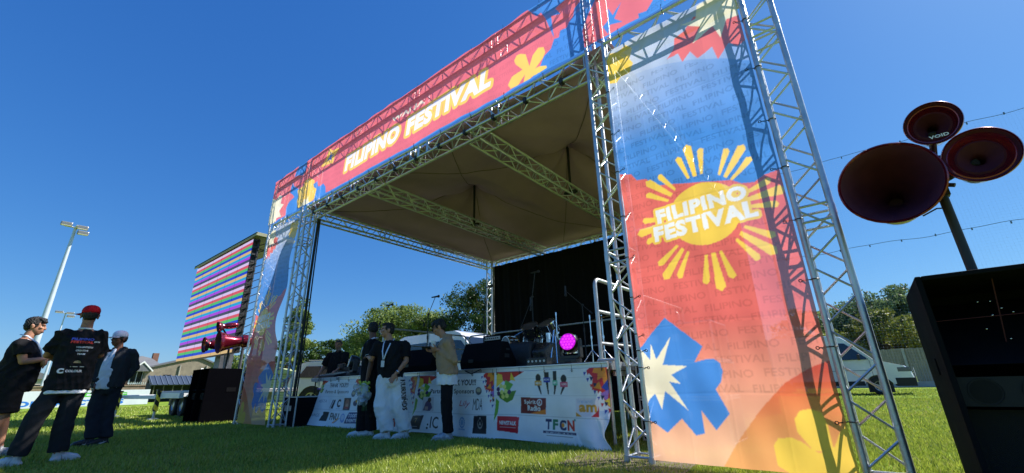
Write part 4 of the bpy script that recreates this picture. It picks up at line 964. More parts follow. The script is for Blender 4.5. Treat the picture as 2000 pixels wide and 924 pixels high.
def horn_trio(loc, label, aim, big, top, side, logo=False):
    t = thing('horn_speaker', label, 'speaker', loc, 0, group='red horn speakers')
    horn(t, big[0], aim, big[1], .50); horn(t, top[0], (aim[0]-.02, aim[1], aim[2]-.10), top[1], .16); horn(t, side[0], (aim[0], aim[1], aim[2]+.0), side[1], .13)
    b = MB(); b.tube((0, 0, 0), (0, 0, big[0][2]+.10), .026, n=12); b.build('pole', BLACKM, t, True)
    zb = big[0][2]; b = MB(); b.box((0, .0, zb), (.07, .07, .16)); b.tube((0, 0, zb+.05), (big[0][0]*.4, .1, zb), .022); b.tube((0, -.0, zb+.06), (top[0][0], top[0][1]+.10, top[0][2]-.02), .02); b.tube((0, 0, zb+.02), (side[0][0], side[0][1]+.12, side[0][2]), .022)
    b.tube((-.02, -.05, zb+.06), (.06, -.08, zb+.02), .014); b.tube((-.02, -.05, zb+.0), (.06, -.08, zb-.04), .014)
    b.build('bracket', BLACKM, t, True)
    b = MB(); b.path([(0, -.02, zb+.22), (.06, -.12, zb+.16), (.12, -.13, zb+.13)], .007, 6); b.path([(0, .0, zb-.16), (-.05, .0, zb-.15), (-.12, .05, zb-.17)], .005, 6); b.build('cable', RUBBER, t, True)
    return t
# right-hand set beside the camera
SY = 3.55
sub((.335+.55, SY+.40, 0), 0, 1.10, .90, 1.295, 'large open-mouthed black bass cabinet with round ports, under the dark dish horns')
ht = horn_trio((.645, 3.86, 1.295), 'cluster of three dark red dish horns facing the camera on a black pole', (-.10, -1, -.06), ((-.265, -.31, .645), .262), ((.03, -.31, .975), .135), ((.17, -.31, .69), .163))
tx = text_tris('VOID', .03)[0]*[.092, .021]; b = MB()
for q in tx: b.add([(x-.016, -.338, y+.857) for x, y in q], [(0, 1, 2)])
sh_ = b.build('maker_lettering', mat('pale_lettering', (.8, .75, .8), .5), ht, fix=False)
# left-hand stack
for i, x in enumerate((-13.72, -13.10)):
    t = sub((x, 4.32, 0), 0, .60, 1.15, 1.29, ['black bass cabinet of the far pair, the one nearer the hazard-striped legs', 'black bass cabinet of the far pair, directly under the shiny red horns'][i], False)
horn_trio((-12.98, 4.15, 1.295), 'cluster of shiny red horns seen from the side in front of the striped screen', (-.05, -1, -.10), ((.30, -.36, .62), .265), ((.26, -.42, 1.0), .13), ((-.20, -.52, .58), .19))

# ================================================================== VEHICLES
GLASS = mat('car_glass', (.012, .015, .018), .06, 0, .05, 3, spec=.8)
def vehicle(name, label, cat, loc, rz, W_, hull, cabin_z, wheels, wr, glass, colour, lamps=(), dark=(), extras=None, taper=.80):
    """hull: side outline (x,z), nose to +x; glass: side window outlines; windscreen given in extras"""
    t = thing(name, label, cat, loc, rz); zt = max(z for x, z in hull)
    def hw(z): return W_/2 if z < cabin_z else W_/2*(1-(1-taper)*(z-cabin_z)/(zt-cabin_z))
    # refine outline, then build body with narrowed upper part and rounded shoulders
    pts = []
    for i in range(len(hull)):
        a, c = hull[i], hull[(i+1) % len(hull)]; n = max(1, int(math.hypot(c[0]-a[0], c[1]-a[1])/.12))
        for k in range(n): pts.append((a[0]+(c[0]-a[0])*k/n, a[1]+(c[1]-a[1])*k/n))
    pp = []
    for x, z in pts:       # wheel arches cut into the outline
        for wx in wheels:
            dx = x-wx
            if abs(dx) < wr*1.22 and z < wr*1.6: z = max(z, wr+math.sqrt((wr*1.22)**2-dx*dx))
        pp.append((x, z))
    cx = sum(x for x, z in pp)/len(pp); cz = sum(z for x, z in pp)/len(pp)
    b = MB(); n = len(pp); rings = []
    for f_, s_ in ((-1, 0.0), (-1, .055), (1, .055), (1, 0.0)):
        k = 1-s_*0 if s_ == 0 else 1
        ring = []
        for x, z in pp:
            w = hw(z)
            if s_ == 0: ring.append((x, f_*w, z))
            else: ring.append((x, f_*(w-.0), z))
        rings.append(ring)
    ring_in = [[(cx+(x-cx)*.985, y, cz+(z-cz)*.985 if z > .5 else z) for x, y, z in r] for r in (rings[0], rings[3])]
    L0 = [(x, y*.90, z) for x, y, z in rings[0]]; R0 = [(x, y*.90, z) for x, y, z in rings[3]]
    allr = [ring_in[0], L0, R0, ring_in[1]]; vs = [p for r in allr for p in r]; fs = []
    for j in range(3):
        for i in range(n): fs.append((j*n+i, j*n+(i+1) % n, (j+1)*n+(i+1) % n, (j+1)*n+i))
    fs.append(tuple(range(n))); fs.append(tuple(range(4*n-1, 3*n-1, -1)))
    b.add(vs, fs); body = b.build('body', colour, t, True)
    bm = bmesh.new(); bm.from_mesh(body.data); bmesh.ops.triangulate(bm, faces=[f for f in bm.faces if len(f.verts) > 4]); bm.to_mesh(body.data); bm.free()
    for poly in glass:
        for s in (-1, 1):
            b = MB(); k = len(poly); v = [(x, s*(hw(z)+.004), z) for x, z in poly]+[(x, s*(hw(z)-.02), z) for x, z in poly]
            b.add(v, [tuple(range(k)), tuple(range(2*k-1, k-1, -1))]+[(i, i+k, (i+1) % k+k, (i+1) % k) for i in range(k)]); b.build('window', GLASS, t)
    for wx in wheels:
        for s in (-1, 1):
            y = s*(W_/2-.11); w = MB(); w.lathe([(wr*.60, -.11), (wr*.92, -.115), (wr, -.08), (wr, .08), (wr*.92, .115), (wr*.60, .11)], (wx, y, wr), (0, 1, 0), 32); o = w.build('wheel', RUBBER, t, True)
            w = MB(); yy = y+s*.06; w.lathe([(wr*.62, 0), (wr*.60, .03), (wr*.53, .02), (wr*.52, -.02), (wr*.62, -.06)], (wx, yy, wr), (0, s, 0), 28)
            for k in range(5):
                a = k*math.tau/5+.3; w.box((wx+math.cos(a)*wr*.30, yy+s*.01, wr+math.sin(a)*wr*.30), (wr*.50, .03, wr*.17), M=Matrix.Rotation(-a, 3, 'Y'))
            w.lathe([(0, .03), (wr*.13, .025), (wr*.14, 0)], (wx, yy, wr), (0, s, 0), 14); w.build('rim', SILV, o)
            w = MB(); w.lathe([(0, 0), (wr*.58, 0)], (wx, yy-s*.04, wr), (0, s, 0), 20); w.build('brake_disc', BLACKM, o)
    for nm, m, boxes in dark:
        b = MB()
        for c, d in boxes: b.box(c, d)
        if nm in ('grille_slat', 'door_seam'): b.build(nm, m, t, bev=.005)
        else: build_each(b, nm, m, t, bev=.015)
    b = MB()
    for s in (-1, 1): b.box((glass[0][0][0]+.02 if False else extras['mirror'][0], s*(W_/2+.10), extras['mirror'][1]), (.10, .16, .24))
    build_each(b, 'wing_mirror', BLACKP, t, bev=.03)
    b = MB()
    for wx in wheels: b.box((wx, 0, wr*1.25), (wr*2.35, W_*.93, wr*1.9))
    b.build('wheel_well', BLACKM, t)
    if 'screen' in extras:
        (xa, za), (xb, zb) = extras['screen']; b = MB(); wa, wb = hw(za)*.90, hw(zb)*.92
        nx_, nz_ = (zb-za), -(xb-xa); l_ = math.hypot(nx_, nz_); nx_, nz_ = nx_/l_*.012, nz_/l_*.012
        if nx_ < 0 and extras.get('front', True): nx_, nz_ = -nx_, -nz_
        b.add([(xa+nx_, -wa, za+nz_), (xa+nx_, wa, za+nz_), (xb+nx_, wb, zb+nz_), (xb+nx_, -wb, zb+nz_)], [(0, 1, 2, 3)]); b.build('windscreen', GLASS, t)
    return t
WCAR = mat('white_car_paint', (.70, .71, .73), .22, 0, .03, 2, coat=1.0)
HEADL = mat('headlamp', (.10, .11, .12), .12, .2, .2, 30)
van_hull = [(-2.95, .42), (2.62, .42), (2.98, .36), (3.02, .62), (2.96, .98), (2.80, 1.12), (2.05, 1.36), (1.90, 1.42), (1.12, 2.28), (.95, 2.42), (.6, 2.50), (-2.6, 2.52), (-2.92, 2.44), (-2.98, 1.4)]
van_glass = [[(.62, 1.42), (1.74, 1.42), (1.60, 1.56), (1.05, 2.12), (.72, 2.16)]]
def van_dark(w): 
    return [('bumper', mat('grey_plastic', (.016, .017, .019), .7, 0, .15, 10), [((2.72, 0, .50), (.62, w*1.012, .32)), ((.1, 0, .46), (2.6, w*1.012, .18)), ((-2.6, 0, .46), (.5, w*1.012, .18))]),
            ('grille', BLACKP, [((2.99, 0, .88), (.05, 1.2, .16)), ((3.0, 0, .60), (.06, 1.3, .16))]),
            ('grille_slat', CHROME, [((3.02, 0, .93), (.03, 1.25, .02)), ((3.03, 0, .84), (.03, 1.25, .02)), ((3.035, 0, .64), (.03, 1.3, .02)), ((3.035, 0, .56), (.03, 1.3, .02))]),
            ('headlight', HEADL, [((2.77, .80, .98), (.44, .42, .17)), ((2.77, -.80, .98), (.44, .42, .17))]),
            ('door_seam', BLACKM, [((.58, -w/2-.0005, 1.35), (.012, .006, 1.6)), ((1.74, -w/2-.0005, .95), (.012, .006, .9)), ((-.2, -w/2-.0005, 1.35), (.012, .006, 1.7)), ((-.1, -w/2-.001, .98), (3.6, .008, .014))])]
vg = vehicle('panel_van', 'white panel van with sloping bonnet parked on the grass before the wooden fence', 'van', (-1.70, 24.9, 0), 0, 2.0, van_hull, 1.35, (1.88, -1.75), .35, van_glass, WCAR, dark=van_dark(2.0), extras={'mirror': (1.42, 1.52), 'screen': ((1.92, 1.44), (1.14, 2.27))}, taper=.84)
hull2 = [(-2.95, .42), (2.62, .42), (2.98, .40), (3.02, .72), (2.96, 1.28), (2.70, 1.46), (2.0, 1.80), (1.1, 2.55), (.95, 2.70), (.6, 2.82), (-2.6, 2.84), (-2.92, 2.74), (-2.98, 1.4)]
vehicle('panel_van', 'white high-roofed van parked behind the stage, seen through the deck rails', 'van', (-13.0, 12.6, 0), 0, 2.1, hull2, 1.6, (1.88, -1.75), .36, [[(.45, 1.55), (1.75, 1.72), (1.0, 2.40), (.5, 2.45)], [(-2.6, 1.2), (.25, 1.2), (.25, 2.45), (-2.5, 2.45)]], WCAR, dark=van_dark(2.1), extras={'mirror': (1.35, 1.75), 'screen': ((2.0, 1.83), (1.13, 2.54))}, taper=.86)
suv_hull = [(-2.30, .42), (2.1, .36), (2.36, .40), (2.40, .75), (2.28, 1.00), (1.2, 1.14), (.45, 1.74), (.2, 1.80), (-1.75, 1.78), (-2.0, 1.70), (-2.28, 1.14), (-2.36, .7)]
suv_glass = [[(-1.95, 1.18), (-1.15, 1.16), (-1.15, 1.60), (-1.72, 1.60)], [(-1.08, 1.16), (-.15, 1.16), (-.15, 1.62), (-1.08, 1.60)], [(-.08, 1.16), (.95, 1.16), (.38, 1.60), (-.08, 1.62)]]
suv = vehicle('white_car', 'white off-road car parked on the grass behind the bearded man', 'car', (-16.55, 10.1, 0), R(42), 1.86, suv_hull, 1.12, (1.45, -1.38), .39, suv_glass, WCAR,
        dark=[('bumper', mat('grey_plastic', (.016, .017, .019), .7), [((-2.30, 0, .52), (.14, 1.8, .16)), ((.0, 0, .40), (2.0, 1.84, .10))]), ('tail_light', mat('tail_red', (.35, .01, .01), .2), [((-2.28, -.82, 1.02), (.12, .16, .34)), ((-2.28, .82, 1.02), (.12, .16, .34))]), ('roof_rail', SILV, [((-.8, -.72, 1.83), (1.8, .03, .03)), ((-.8, .72, 1.83), (1.8, .03, .03))]), ('door_handle', SILV, [((-.35, -.94, .98), (.16, .02, .03)), ((-1.2, -.94, .98), (.16, .02, .03))])],
        extras={'mirror': (.75, 1.16), 'screen': ((-2.25, 1.20), (-2.03, 1.64)), 'front': False}, taper=.80)
vehicle('dark_car', 'dark red car parked far off behind the screen trailer', 'car', (-24.5, 8.4, 0), R(170), 1.75, [(-2.0, .35), (2.0, .35), (2.1, .7), (1.9, .85), (1.0, .95), (.3, 1.42), (-1.3, 1.42), (-2.0, .9)], .92, (1.3, -1.2), .31, [[(-1.6, .95), (.85, .95), (.25, 1.36), (-1.2, 1.36)]], mat('dark_red_paint', (.10, .01, .02), .25, .2, coat=1), dark=[('tail_light', mat('tail_red', (.35, .01, .01), .2), [((-2.02, -.6, .8), (.06, .3, .12))])], extras={'mirror': (.6, 1.0)})
# ================================================================== BACKGROUND
def mast(loc, h, r0, label, k):
    t = thing('floodlight_mast', label, 'floodlight', loc, 0, group='floodlight masts')
    b = MB(); b.tube((0, 0, 0), (0, 0, h*.93), r0, r0*.42, n=14); b.tube((0, 0, h*.93), (0, 0, h), r0*.40, n=10); b.tube((0, 0, 0), (0, 0, .12), r0*1.7, n=14); b.build('pole', mat('mast_white', S(196, 204, 214), .4, .3, .05, 2), t, True)
    b = MB(); b.tube((0, -k*1.3, h-.05), (0, k*1.3, h-.05), .05); b.tube((-.5, 0, h-.12), (.9, 0, h-.12), .05); b.build('cross_arm', GALV, t)
    for x, y, z in ((.15, -k*1.15, .05), (.15, k*.75, -.02), (.4, k*.95, -.45)):
        b = MB(); b.box((x, y, h+z), (.36, k*1.35, .24)); f = b.build('lamp_housing', mat('lamp_housing_grey', (.25, .25, .24), .4, .6), t, bev=.05)
        b = MB(); b.box((x+.10, y, h+z-.13), (.24, k*1.15, .03)); b.build('lamp_glass', mat('lamp_glass', (.55, .53, .45), .15), f)
mast((-40.0, 2.12, 0), 11.6, .21, 'tall thick white floodlight mast rising behind the man with crossed arms', .42)
mast((-79.8, 5.95, 0), 10.9, .16, 'small distant floodlight mast seen beside the red cap', .55)

# advertising board
ab = thing('advertising_board', 'low white advertising board with green and blue capital letters along the far touchline', 'sign board', (-39.6, 0, 0))
b = MB(); b.box((0, 3.6, .52), (.05, 9.4, .96)); b.build('panel', mat('board_white', S(206, 214, 220), .5, 0, .05, 2), ab)
def flat_text(par, s, y0, z0, h, w, m, x=.03):
    T = text_tris(s, .05)[0]*[w, h]; b = MB()
    for q in T: b.add([(x, y0+a, z0+c) for a, c in q], [(0, 1, 2)])
    return b.build('lettering', m, par, fix=False)
flat_text(ab, 'BUILDING', 3.1, .60, .26, 4.0, mat('green_ink', S(90, 186, 70), .5))
flat_text(ab, 'CONTRACTORS', 1.6, .12, .32, 5.4, mat('blue_ink', S(40, 116, 206), .5))
for y in (-1.0, 3.5, 8.2):
    b = MB(); b.box((-.06, y, .5), (.06, .06, 1.0)); b.build('stake', WPAINT, ab)
# low wall
STONE = mat('rubble_stone', S(150, 134, 112), .9, 0, .35, 2.5, .9, 12, col2=S(112, 98, 80))
b = MB(); b.box((0, 0, .7), (.5, 46, 1.4)); b.box((0, 0, 1.43), (.6, 46, .10)); w_ = b.build('stone_wall', STONE); w_.location = (-52, 14, 0); tag(w_, 'low tan stone boundary wall running behind the advertising board', 'wall')
# dugout shelter
sh = thing('dugout_shelter', 'dark pitch-side shelter with a ribbed sloping roof, beyond the screen trailer', 'shelter', (-49.5, 12.0, 0))
b = MB(); b.prism([(.9, 1.35), (1.1, 1.42), (-.6, 2.22), (-.8, 2.15)], 'y', -1.9, 2.1); rf = b.build('roof', mat('slate_metal', S(70, 82, 98), .45, .3, .1, 3), sh)
b = MB()
for k in range(11): b.prism([(.93, 1.41), (1.1, 1.47), (-.6, 2.27), (-.7, 2.24)], 'y', -1.85+k*.39, -1.78+k*.39)
b.build('roof_rib', mat('slate_rib', S(96, 108, 124), .4, .3), rf)
b = MB(); b.box((-.7, .1, 1.0), (.1, 3.9, 2.0)); b.box((.1, -1.85, .9), (1.6, .08, 1.4)); b.box((.1, 2.05, .9), (1.6, .08, 1.4)); b.build('wall', mat('dark_green_board', S(40, 52, 50), .7, 0, .2, 4), sh)
b = MB()
for k in range(6): b.box((.85, -1.6+k*.68, .85), (.07, .07, 1.1))
build_each(b, 'post', mat('weathered_post', S(96, 96, 76), .8), sh)
# houses
ROOF = mat('slate_roof', S(96, 98, 104), .75, 0, .2, 3, .4, 14); BRICK = mat('brown_brick', S(122, 88, 70), .9, 0, .25, 4, .4, 18)
hs = thing('house', 'brown brick house with grey slate roof, white-trimmed dormer and glazed bay', 'house', (-84, 15.2, 0))
b = MB(); b.box((0, 0, 1.9), (7, 6.4, 3.8)); b.build('wall', BRICK, hs)
b = MB(); b.prism([(-3.5, 3.75), (3.5, 3.75), (1.2, 5.6), (0, 5.9), (-1.2, 5.6)], 'x', -4, 4)
v = b.v; b.v = [(x*(.55 if z > 5 else 1), y, z) for x, y, z in v]; rf = b.build('roof', ROOF, hs)
b = MB(); b.box((-1, 2.2, 5.9), (.8, .7, 1.3)); b.build('chimney', BRICK, rf)
b = MB(); b.prism([(-1.1, 3.7), (1.1, 3.7), (0, 4.9)], 'x', 2.2, 4.4); dm = b.build('dormer', ROOF, hs)
b = MB()
for s in (-1, 1): b.prism([(s*1.25, 3.6), (s*1.25, 3.8), (0, 5.1), (0, 4.85)], 'x', 4.4, 4.5)
b.build('barge_board', WPAINT, dm)
for y, z, w, h_ in ((0, 2.9, 1.9, 1.5), (-2.4, 2.6, .9, 1.2), (2.4, 2.6, .9, 1.2)):
    b = MB(); b.box((3.56, y, z), (.12, w+.2, h_+.2)); fr = b.build('window', WPAINT, hs)
    b = MB(); 
    for k in range(3): b.box((3.64, y-w/3+k*w/3, z), (.06, w/3-.08, h_)); 
    b.build('pane', GLASS, fr)
b = MB(); b.box((4.4, 0, 1.6), (1.6, 2.6, .15)); b.box((5.2, 0, 1.2), (.06, 2.6, 1.0))
for k in range(12): b.box((5.2, -1.2+k*.22, 1.95), (.04, .05, .6))
b.build('balcony', mat('pale_green_rail', S(176, 190, 184), .6), hs)
hb = thing('stone_building', 'large grey-brown stone building with a broad gable beyond the screen trailer', 'building', (-80, 21.8, 0))
b = MB(); b.prism([(-6.2, 0), (6.0, 0), (6.0, 3.2), (.3, 5.65), (-.8, 5.6), (-6.2, 4.1)], 'x', -9, 0); b.build('wall', mat('grey_rubble', S(128, 118, 104), .95, 0, .3, 1.2, .8, 6), hb)
b = MB(); b.prism([(-6.5, 4.0), (-.8, 5.62), (.3, 5.67), (6.3, 3.1), (6.3, 3.3), (.3, 5.9), (-.8, 5.85), (-6.5, 4.2)], 'x', -9.2, .25); b.build('roof', ROOF, hb)
for y, z in ((-3.5, 2.6), (2.5, 2.4)):
    b = MB(); b.box((.05, y, z), (.12, .9, 1.3)); b.build('window', GLASS, hb)
b = MB()
for y in (-2.2, 1.2, 4.6): b.tube((.12, y, 0), (.12, y, 4.6), .10, n=8)
build_each(b, 'drain_pipe', mat('pipe_grey', S(150, 146, 138), .6), hb, smooth=True)
for k, (x, y, h_, w) in enumerate(((-86, 3.5, 4.4, 8), (-90, -6, 5.2, 9))):
    t = thing('house', ['pale gabled house glimpsed low behind the man with crossed arms', 'tiled house farthest along the row, beyond the man with crossed arms'][k], 'house', (x, y, 0))
    b = MB(); b.box((0, 0, h_*.32), (6, w, h_*.64)); b.build('wall', mat('render_cream', S(190, 182, 166), .9, 0, .08, 2), t)
    b = MB(); b.prism([(-w/2-.3, h_*.63), (w/2+.3, h_*.63), (0, h_)], 'x', -3.3, 3.3); b.build('roof', ROOF, t)
    for yy in (-w*.25, w*.25):
        b = MB(); b.box((3.03, yy, h_*.34), (.08, 1.1, 1.2)); b.build('window', GLASS, t)
# pale green cabins
GRN = mat('pale_green_cladding', S(158, 168, 128), .7, 0, .08, 2)
def cabin(loc, rz, w, d, h, label):
    t = thing('cabin', label, 'cabin', loc, rz); b = MB(); b.box((0, 0, h*.42), (w, d, h*.84)); wl = b.build('wall', GRN, t)
    b = MB()
    for k in range(11): b.box((0, -d/2-.012, .12+k*h*.075), (w-.06, .02, .022)); 
    b.build('cladding_joint', mat('joint_dark_green', S(96, 104, 78), .8), wl)
    b = MB(); b.prism([(-w/2-.2, h*.83), (w/2+.2, h*.83), (0, h*1.02)], 'y', -d/2-.2, d/2+.2); b.build('roof', mat('pale_green_roof', S(150, 160, 118), .7, 0, .1, 3), t)
    b = MB(); b.box((w*.3, -d/2-.02, h*.5), (.5, .03, .6)); b.build('window', GLASS, t)
cabin((-30.6, 13.2, 0), R(50), 2.6, 2.4, 2.1, 'pale green clad cabin with low pitched roof, seen through the truss tower')
cabin((-29.6, 16.2, 0), R(50), 2.6, 2.4, 2.2, 'pale green clad cabin touching the rear of the white off-road car')
# fence at the right
fn = thing('wooden_fence', 'tall weathered vertical-board fence with concrete posts behind the white panel van', 'fence', (0, 40.2, 0))
WOOD = mat('weathered_boards', S(150, 140, 124), .9, 0, .28, 3, .6, 20, aniso_scale=(6, 6, .4))
CONC = mat('concrete', S(168, 166, 158), .85, 0, .12, 3, .3, 30)
rg = random.Random(8); b = MB(); x = -14.0
while x < 12: 
    h_ = 2.50+rg.uniform(-.03, .03); b.box((x, rg.uniform(-.012, .012), .35+h_/2-.175), (.135, .022, h_-.35)); x += .15
b.build('board', WOOD, fn)
b = MB(); b.box((-1, .0, .17), (26, .05, .34)); b.build('gravel_board', CONC, fn)
for k in range(9):
    b = MB(); b.box((-13+k*3.0, -.04, 1.25), (.14, .14, 2.5)); b.build('post', CONC, fn, bev=.01)
# ball-stop netting
nt_ = thing('ball_stop_net', 'high pale ball-stop netting with two horizontal ropes behind the dark dish horns', 'netting', (0, 29.2, 0))
b = MB()
for k in range(0, 132): x = -3+k*.14; b.add([(x-.0011, 0, .1), (x+.0011, 0, .1), (x+.0011, 0, 13), (x-.0011, 0, 13)], [(0, 1, 2, 3)])
for k in range(0, 91): z = .3+k*.14; b.add([(-3, 0, z-.0011), (15.5, 0, z-.0011), (15.5, 0, z+.0011), (-3, 0, z+.0011)], [(0, 1, 2, 3)])
b.build('net_mesh', mat('net_cord', S(150, 170, 196), .8), nt_, fix=False)
for z in (7.5, 12.95):
    pts = [(x, -.02, z-.10*math.sin((x+3)/4.6*math.pi)**2+.02*math.sin(x*3)) for x in np.linspace(-3, 15.5, 60)]; b = MB(); b.path(pts, .013, 5)
    for k in range(14): b.box((-2.4+k*1.3, -.02, z-.08), (.05, .05, .12))
    b.build('rope', mat('dark_rope', S(86, 104, 130), .8), nt_)
for x in (-3.0, 15.5):
    b = MB(); b.tube((x, 0, 0), (x, 0, 13.1), .09, .06, n=10); b.build('pole', GALV, nt_, True)
b = MB(); b.box((0, 0, 1.4), (5, 6, 2.8)); b.prism([(-3.2, 2.8), (3.2, 2.8), (0, 3.5)], 'x', -2.6, 2.6); o = b.build('outbuilding', mat('blue_grey_wall', S(150, 176, 196), .7, 0, .08, 2)); o.location = (5.6, 50, 0); tag(o, 'small pale blue building showing just over the fence beside the large speaker', 'building')

# ------------------------------------------------------------------ trees
BARK = mat('bark', S(84, 70, 56), .95, 0, .3, 6, .8, 20)
def leafmat(): return mat('leaf', (1, 1, 1), .55, 0, 0, 1, 0, spec=.3, attr='tint', trans=.38)
def tree(loc, h, rx, label, col, col2, seed, nclump=80, leaves=160, leaf=.20, base=.18, shape='round', trunk=.22, name='tree', cat='tree', group=None, ry=None):
    rg = np.random.default_rng(seed); ry = ry or rx
    t = thing(name, label, cat, loc, 0, group); crh = h*(1-base)
    cz = h*base+crh*.5; ctr = []
    while len(ctr) < nclump:
        p = rg.uniform(-1, 1, 3); r = np.linalg.norm(p)
        if r > 1 or rg.random() > .25+.75*r: continue
        if shape == 'cone':
            zz = (p[2]+1)/2; k = (1-zz)**.75+.05; q = np.array([p[0]*rx*k, p[1]*ry*k, h*base+zz*crh])
        else:
            k = 1.0-.22*max(0, -p[2]); q = np.array([p[0]*rx*k, p[1]*ry*k, cz+p[2]*crh*.47])
            q[:2] *= 1+.16*math.sin(3*math.atan2(p[1], p[0])+seed)*abs(1-abs(p[2]))
        ctr.append(q)
    ctr = np.array(ctr); cs = rg.uniform(.55, 1.25, nclump)*(rx*.20+.12)
    n = nclump*leaves; ci = np.repeat(np.arange(nclump), leaves)
    d = rg.normal(0, 1, (n, 3)); d /= np.linalg.norm(d, axis=1)[:, None]; rad = rg.uniform(.35, 1.05, n)**.6
    P = ctr[ci]+d*rad[:, None]*cs[ci][:, None]*[1, 1, .72]
    a = rg.normal(0, 1, (n, 3)); a /= np.linalg.norm(a, axis=1)[:, None]; nn = d*.7+rg.normal(0, .6, (n, 3)); bvec = np.cross(a, nn); bvec /= np.linalg.norm(bvec, axis=1)[:, None]+1e-9
    a = np.cross(nn, bvec); a /= np.linalg.norm(a, axis=1)[:, None]+1e-9
    s = leaf*rg.uniform(.6, 1.3, n)[:, None]
    v = np.stack([P-a*s*.55, P+bvec*s*.30, P+a*s*.6, P-bvec*s*.30], 1).reshape(-1, 3)
    f = np.arange(n*4).reshape(-1, 4)
    mixc = np.clip(rg.normal(.5, .22, nclump)[ci]+rg.normal(0, .16, n), 0, 1)[:, None]
    c = np.array(col)*(1-mixc)+np.array(col2)*mixc; c = np.repeat(c*rg.uniform(.8, 1.2, n)[:, None], 4, 0)
    fast_mesh('crown', v, f, 4, leafmat(), t, c, 'tint')
    b = MB(); b.path([(0, 0, -.1), (.05, .02, h*base*.6), (0, .05, h*base+crh*.25), (.1, 0, h*base+crh*.6)], [trunk*1.25, trunk, trunk*.7, trunk*.2], 10)
    for k in range(14):
        q = ctr[rg.integers(nclump)]; z0 = h*base*.8+crh*.35*rg.random(); m_ = np.array([q[0]*.45, q[1]*.45, (z0+q[2])/2+.1])
        b.path([(0, 0.03, z0), tuple(m_), tuple(q)], [trunk*.42, trunk*.26, trunk*.07], 6)
    b.build('trunk', BARK, t, True); return t
G1, G2 = S(66, 98, 38), S(126, 150, 66); D1, D2 = S(34, 54, 26), S(70, 94, 42); O1, O2 = S(84, 108, 48), S(146, 162, 84)
tree((-36.6, 27.2, 0), 9.2, 5.2, 'broad mid-green tree directly behind the two men in black tops', O1, O2, 1, 170, 230, .21, base=.08, ry=5.0)
tree((-26.6, 29.6, 0), 10.4, 4.7, 'tallest dark green tree, beside the black backdrop', D1, D2, 2, 150, 240, .20, base=.06)
tree((-31.5, 26.8, 0), 7.6, 2.4, 'dark bushy tree between the broad pale tree and the tall dark one', D1, G2, 12, 70, 200, .20, base=.06)
tree((-45.6, 20.6, 0), 10.2, 2.5, 'narrow pointed tree rising beside the black cable loom of the truss tower', G1, O2, 3, 90, 200, .21, base=.05, shape='cone')
tree((-44.5, 24.0, 0), 5.9, 2.6, 'low dark green tree above the man at the mixing table', G1, D2, 4, 70, 180, .21, base=.05)
tree((-41.5, 26.3, 0), 6.6, 2.4, 'yellow-green tree between the man at the mixing table and the broad tree', G1, O2, 5, 70, 190, .21, base=.05)
tree((-47.5, 22.6, 0), 4.8, 2.4, 'low green tree beside the narrow pointed tree', D1, G2, 6, 60, 160, .21, base=.04)
tree((-56.5, 19.6, 0), 4.9, 2.6, 'small green tree behind the shiny red horns and black bass cabinets', G1, O2, 7, 60, 160, .24, base=.06)
tree((-3.2, 52.0, 0), 7.6, 4.0, 'loose grey-green tree rising behind the roof of the white panel van', S(72, 92, 60), O2, 8, 100, 200, .24, base=.08)
tree((2.2, 52.5, 0), 8.7, 4.4, 'largest grey-green tree rising behind the wooden fence', S(66, 88, 58), S(120, 140, 90), 9, 130, 220, .24, base=.08)
tree((1.5, 46.0, 0), 6.0, 2.7, 'rounded yellow-green tree in front of the large tree behind the fence', S(70, 84, 34), S(136, 140, 56), 10, 90, 220, .20, base=.12)
tree((6.6, 50.5, 0), 6.2, 3.0, 'smaller tree behind the fence, partly hidden by the large bass cabinet', G1, O2, 11, 70, 180, .24, base=.10)
tree((-1.8, 45.5, 0), 4.6, 2.2, 'low bright green bush above the roof line of the white van', S(78, 96, 36), S(150, 158, 64), 13, 60, 180, .20, base=.08)
# cigarette-thin distance: hedge line
def hedge(x0, y0, x1, y1, h, seed, label):
    rg = np.random.default_rng(seed); L_ = math.hypot(x1-x0, y1-y0); n = int(L_*900); u = rg.random(n)
    P = np.stack([x0+(x1-x0)*u+rg.normal(0, .5, n), y0+(y1-y0)*u+rg.normal(0, .5, n), rg.random(n)**.8*h*(1+.18*np.sin(u*L_*1.3)+.1*np.sin(u*L_*3.1))], 1)
    a = rg.normal(0, 1, (n, 3)); a /= np.linalg.norm(a, axis=1)[:, None]; b_ = np.cross(a, rg.normal(0, 1, (n, 3))); b_ /= np.linalg.norm(b_, axis=1)[:, None]; s = .24*rg.uniform(.6, 1.3, n)[:, None]
    v = np.stack([P-a*s*.5, P+b_*s*.35, P+a*s*.5, P-b_*s*.35], 1).reshape(-1, 3); m_ = rg.random(n)[:, None]; c = np.repeat(np.array(G1)*(1-m_)+np.array(O2)*m_*.9, 4, 0)
    o = fast_mesh('hedge', v, np.arange(n*4).reshape(-1, 4), 4, leafmat(), None, c, 'tint'); return tag(o, label, 'hedge')
hedge(-54, 18, -34, 36, 2.3, 20, 'long clipped hedge under the trees behind the stage')

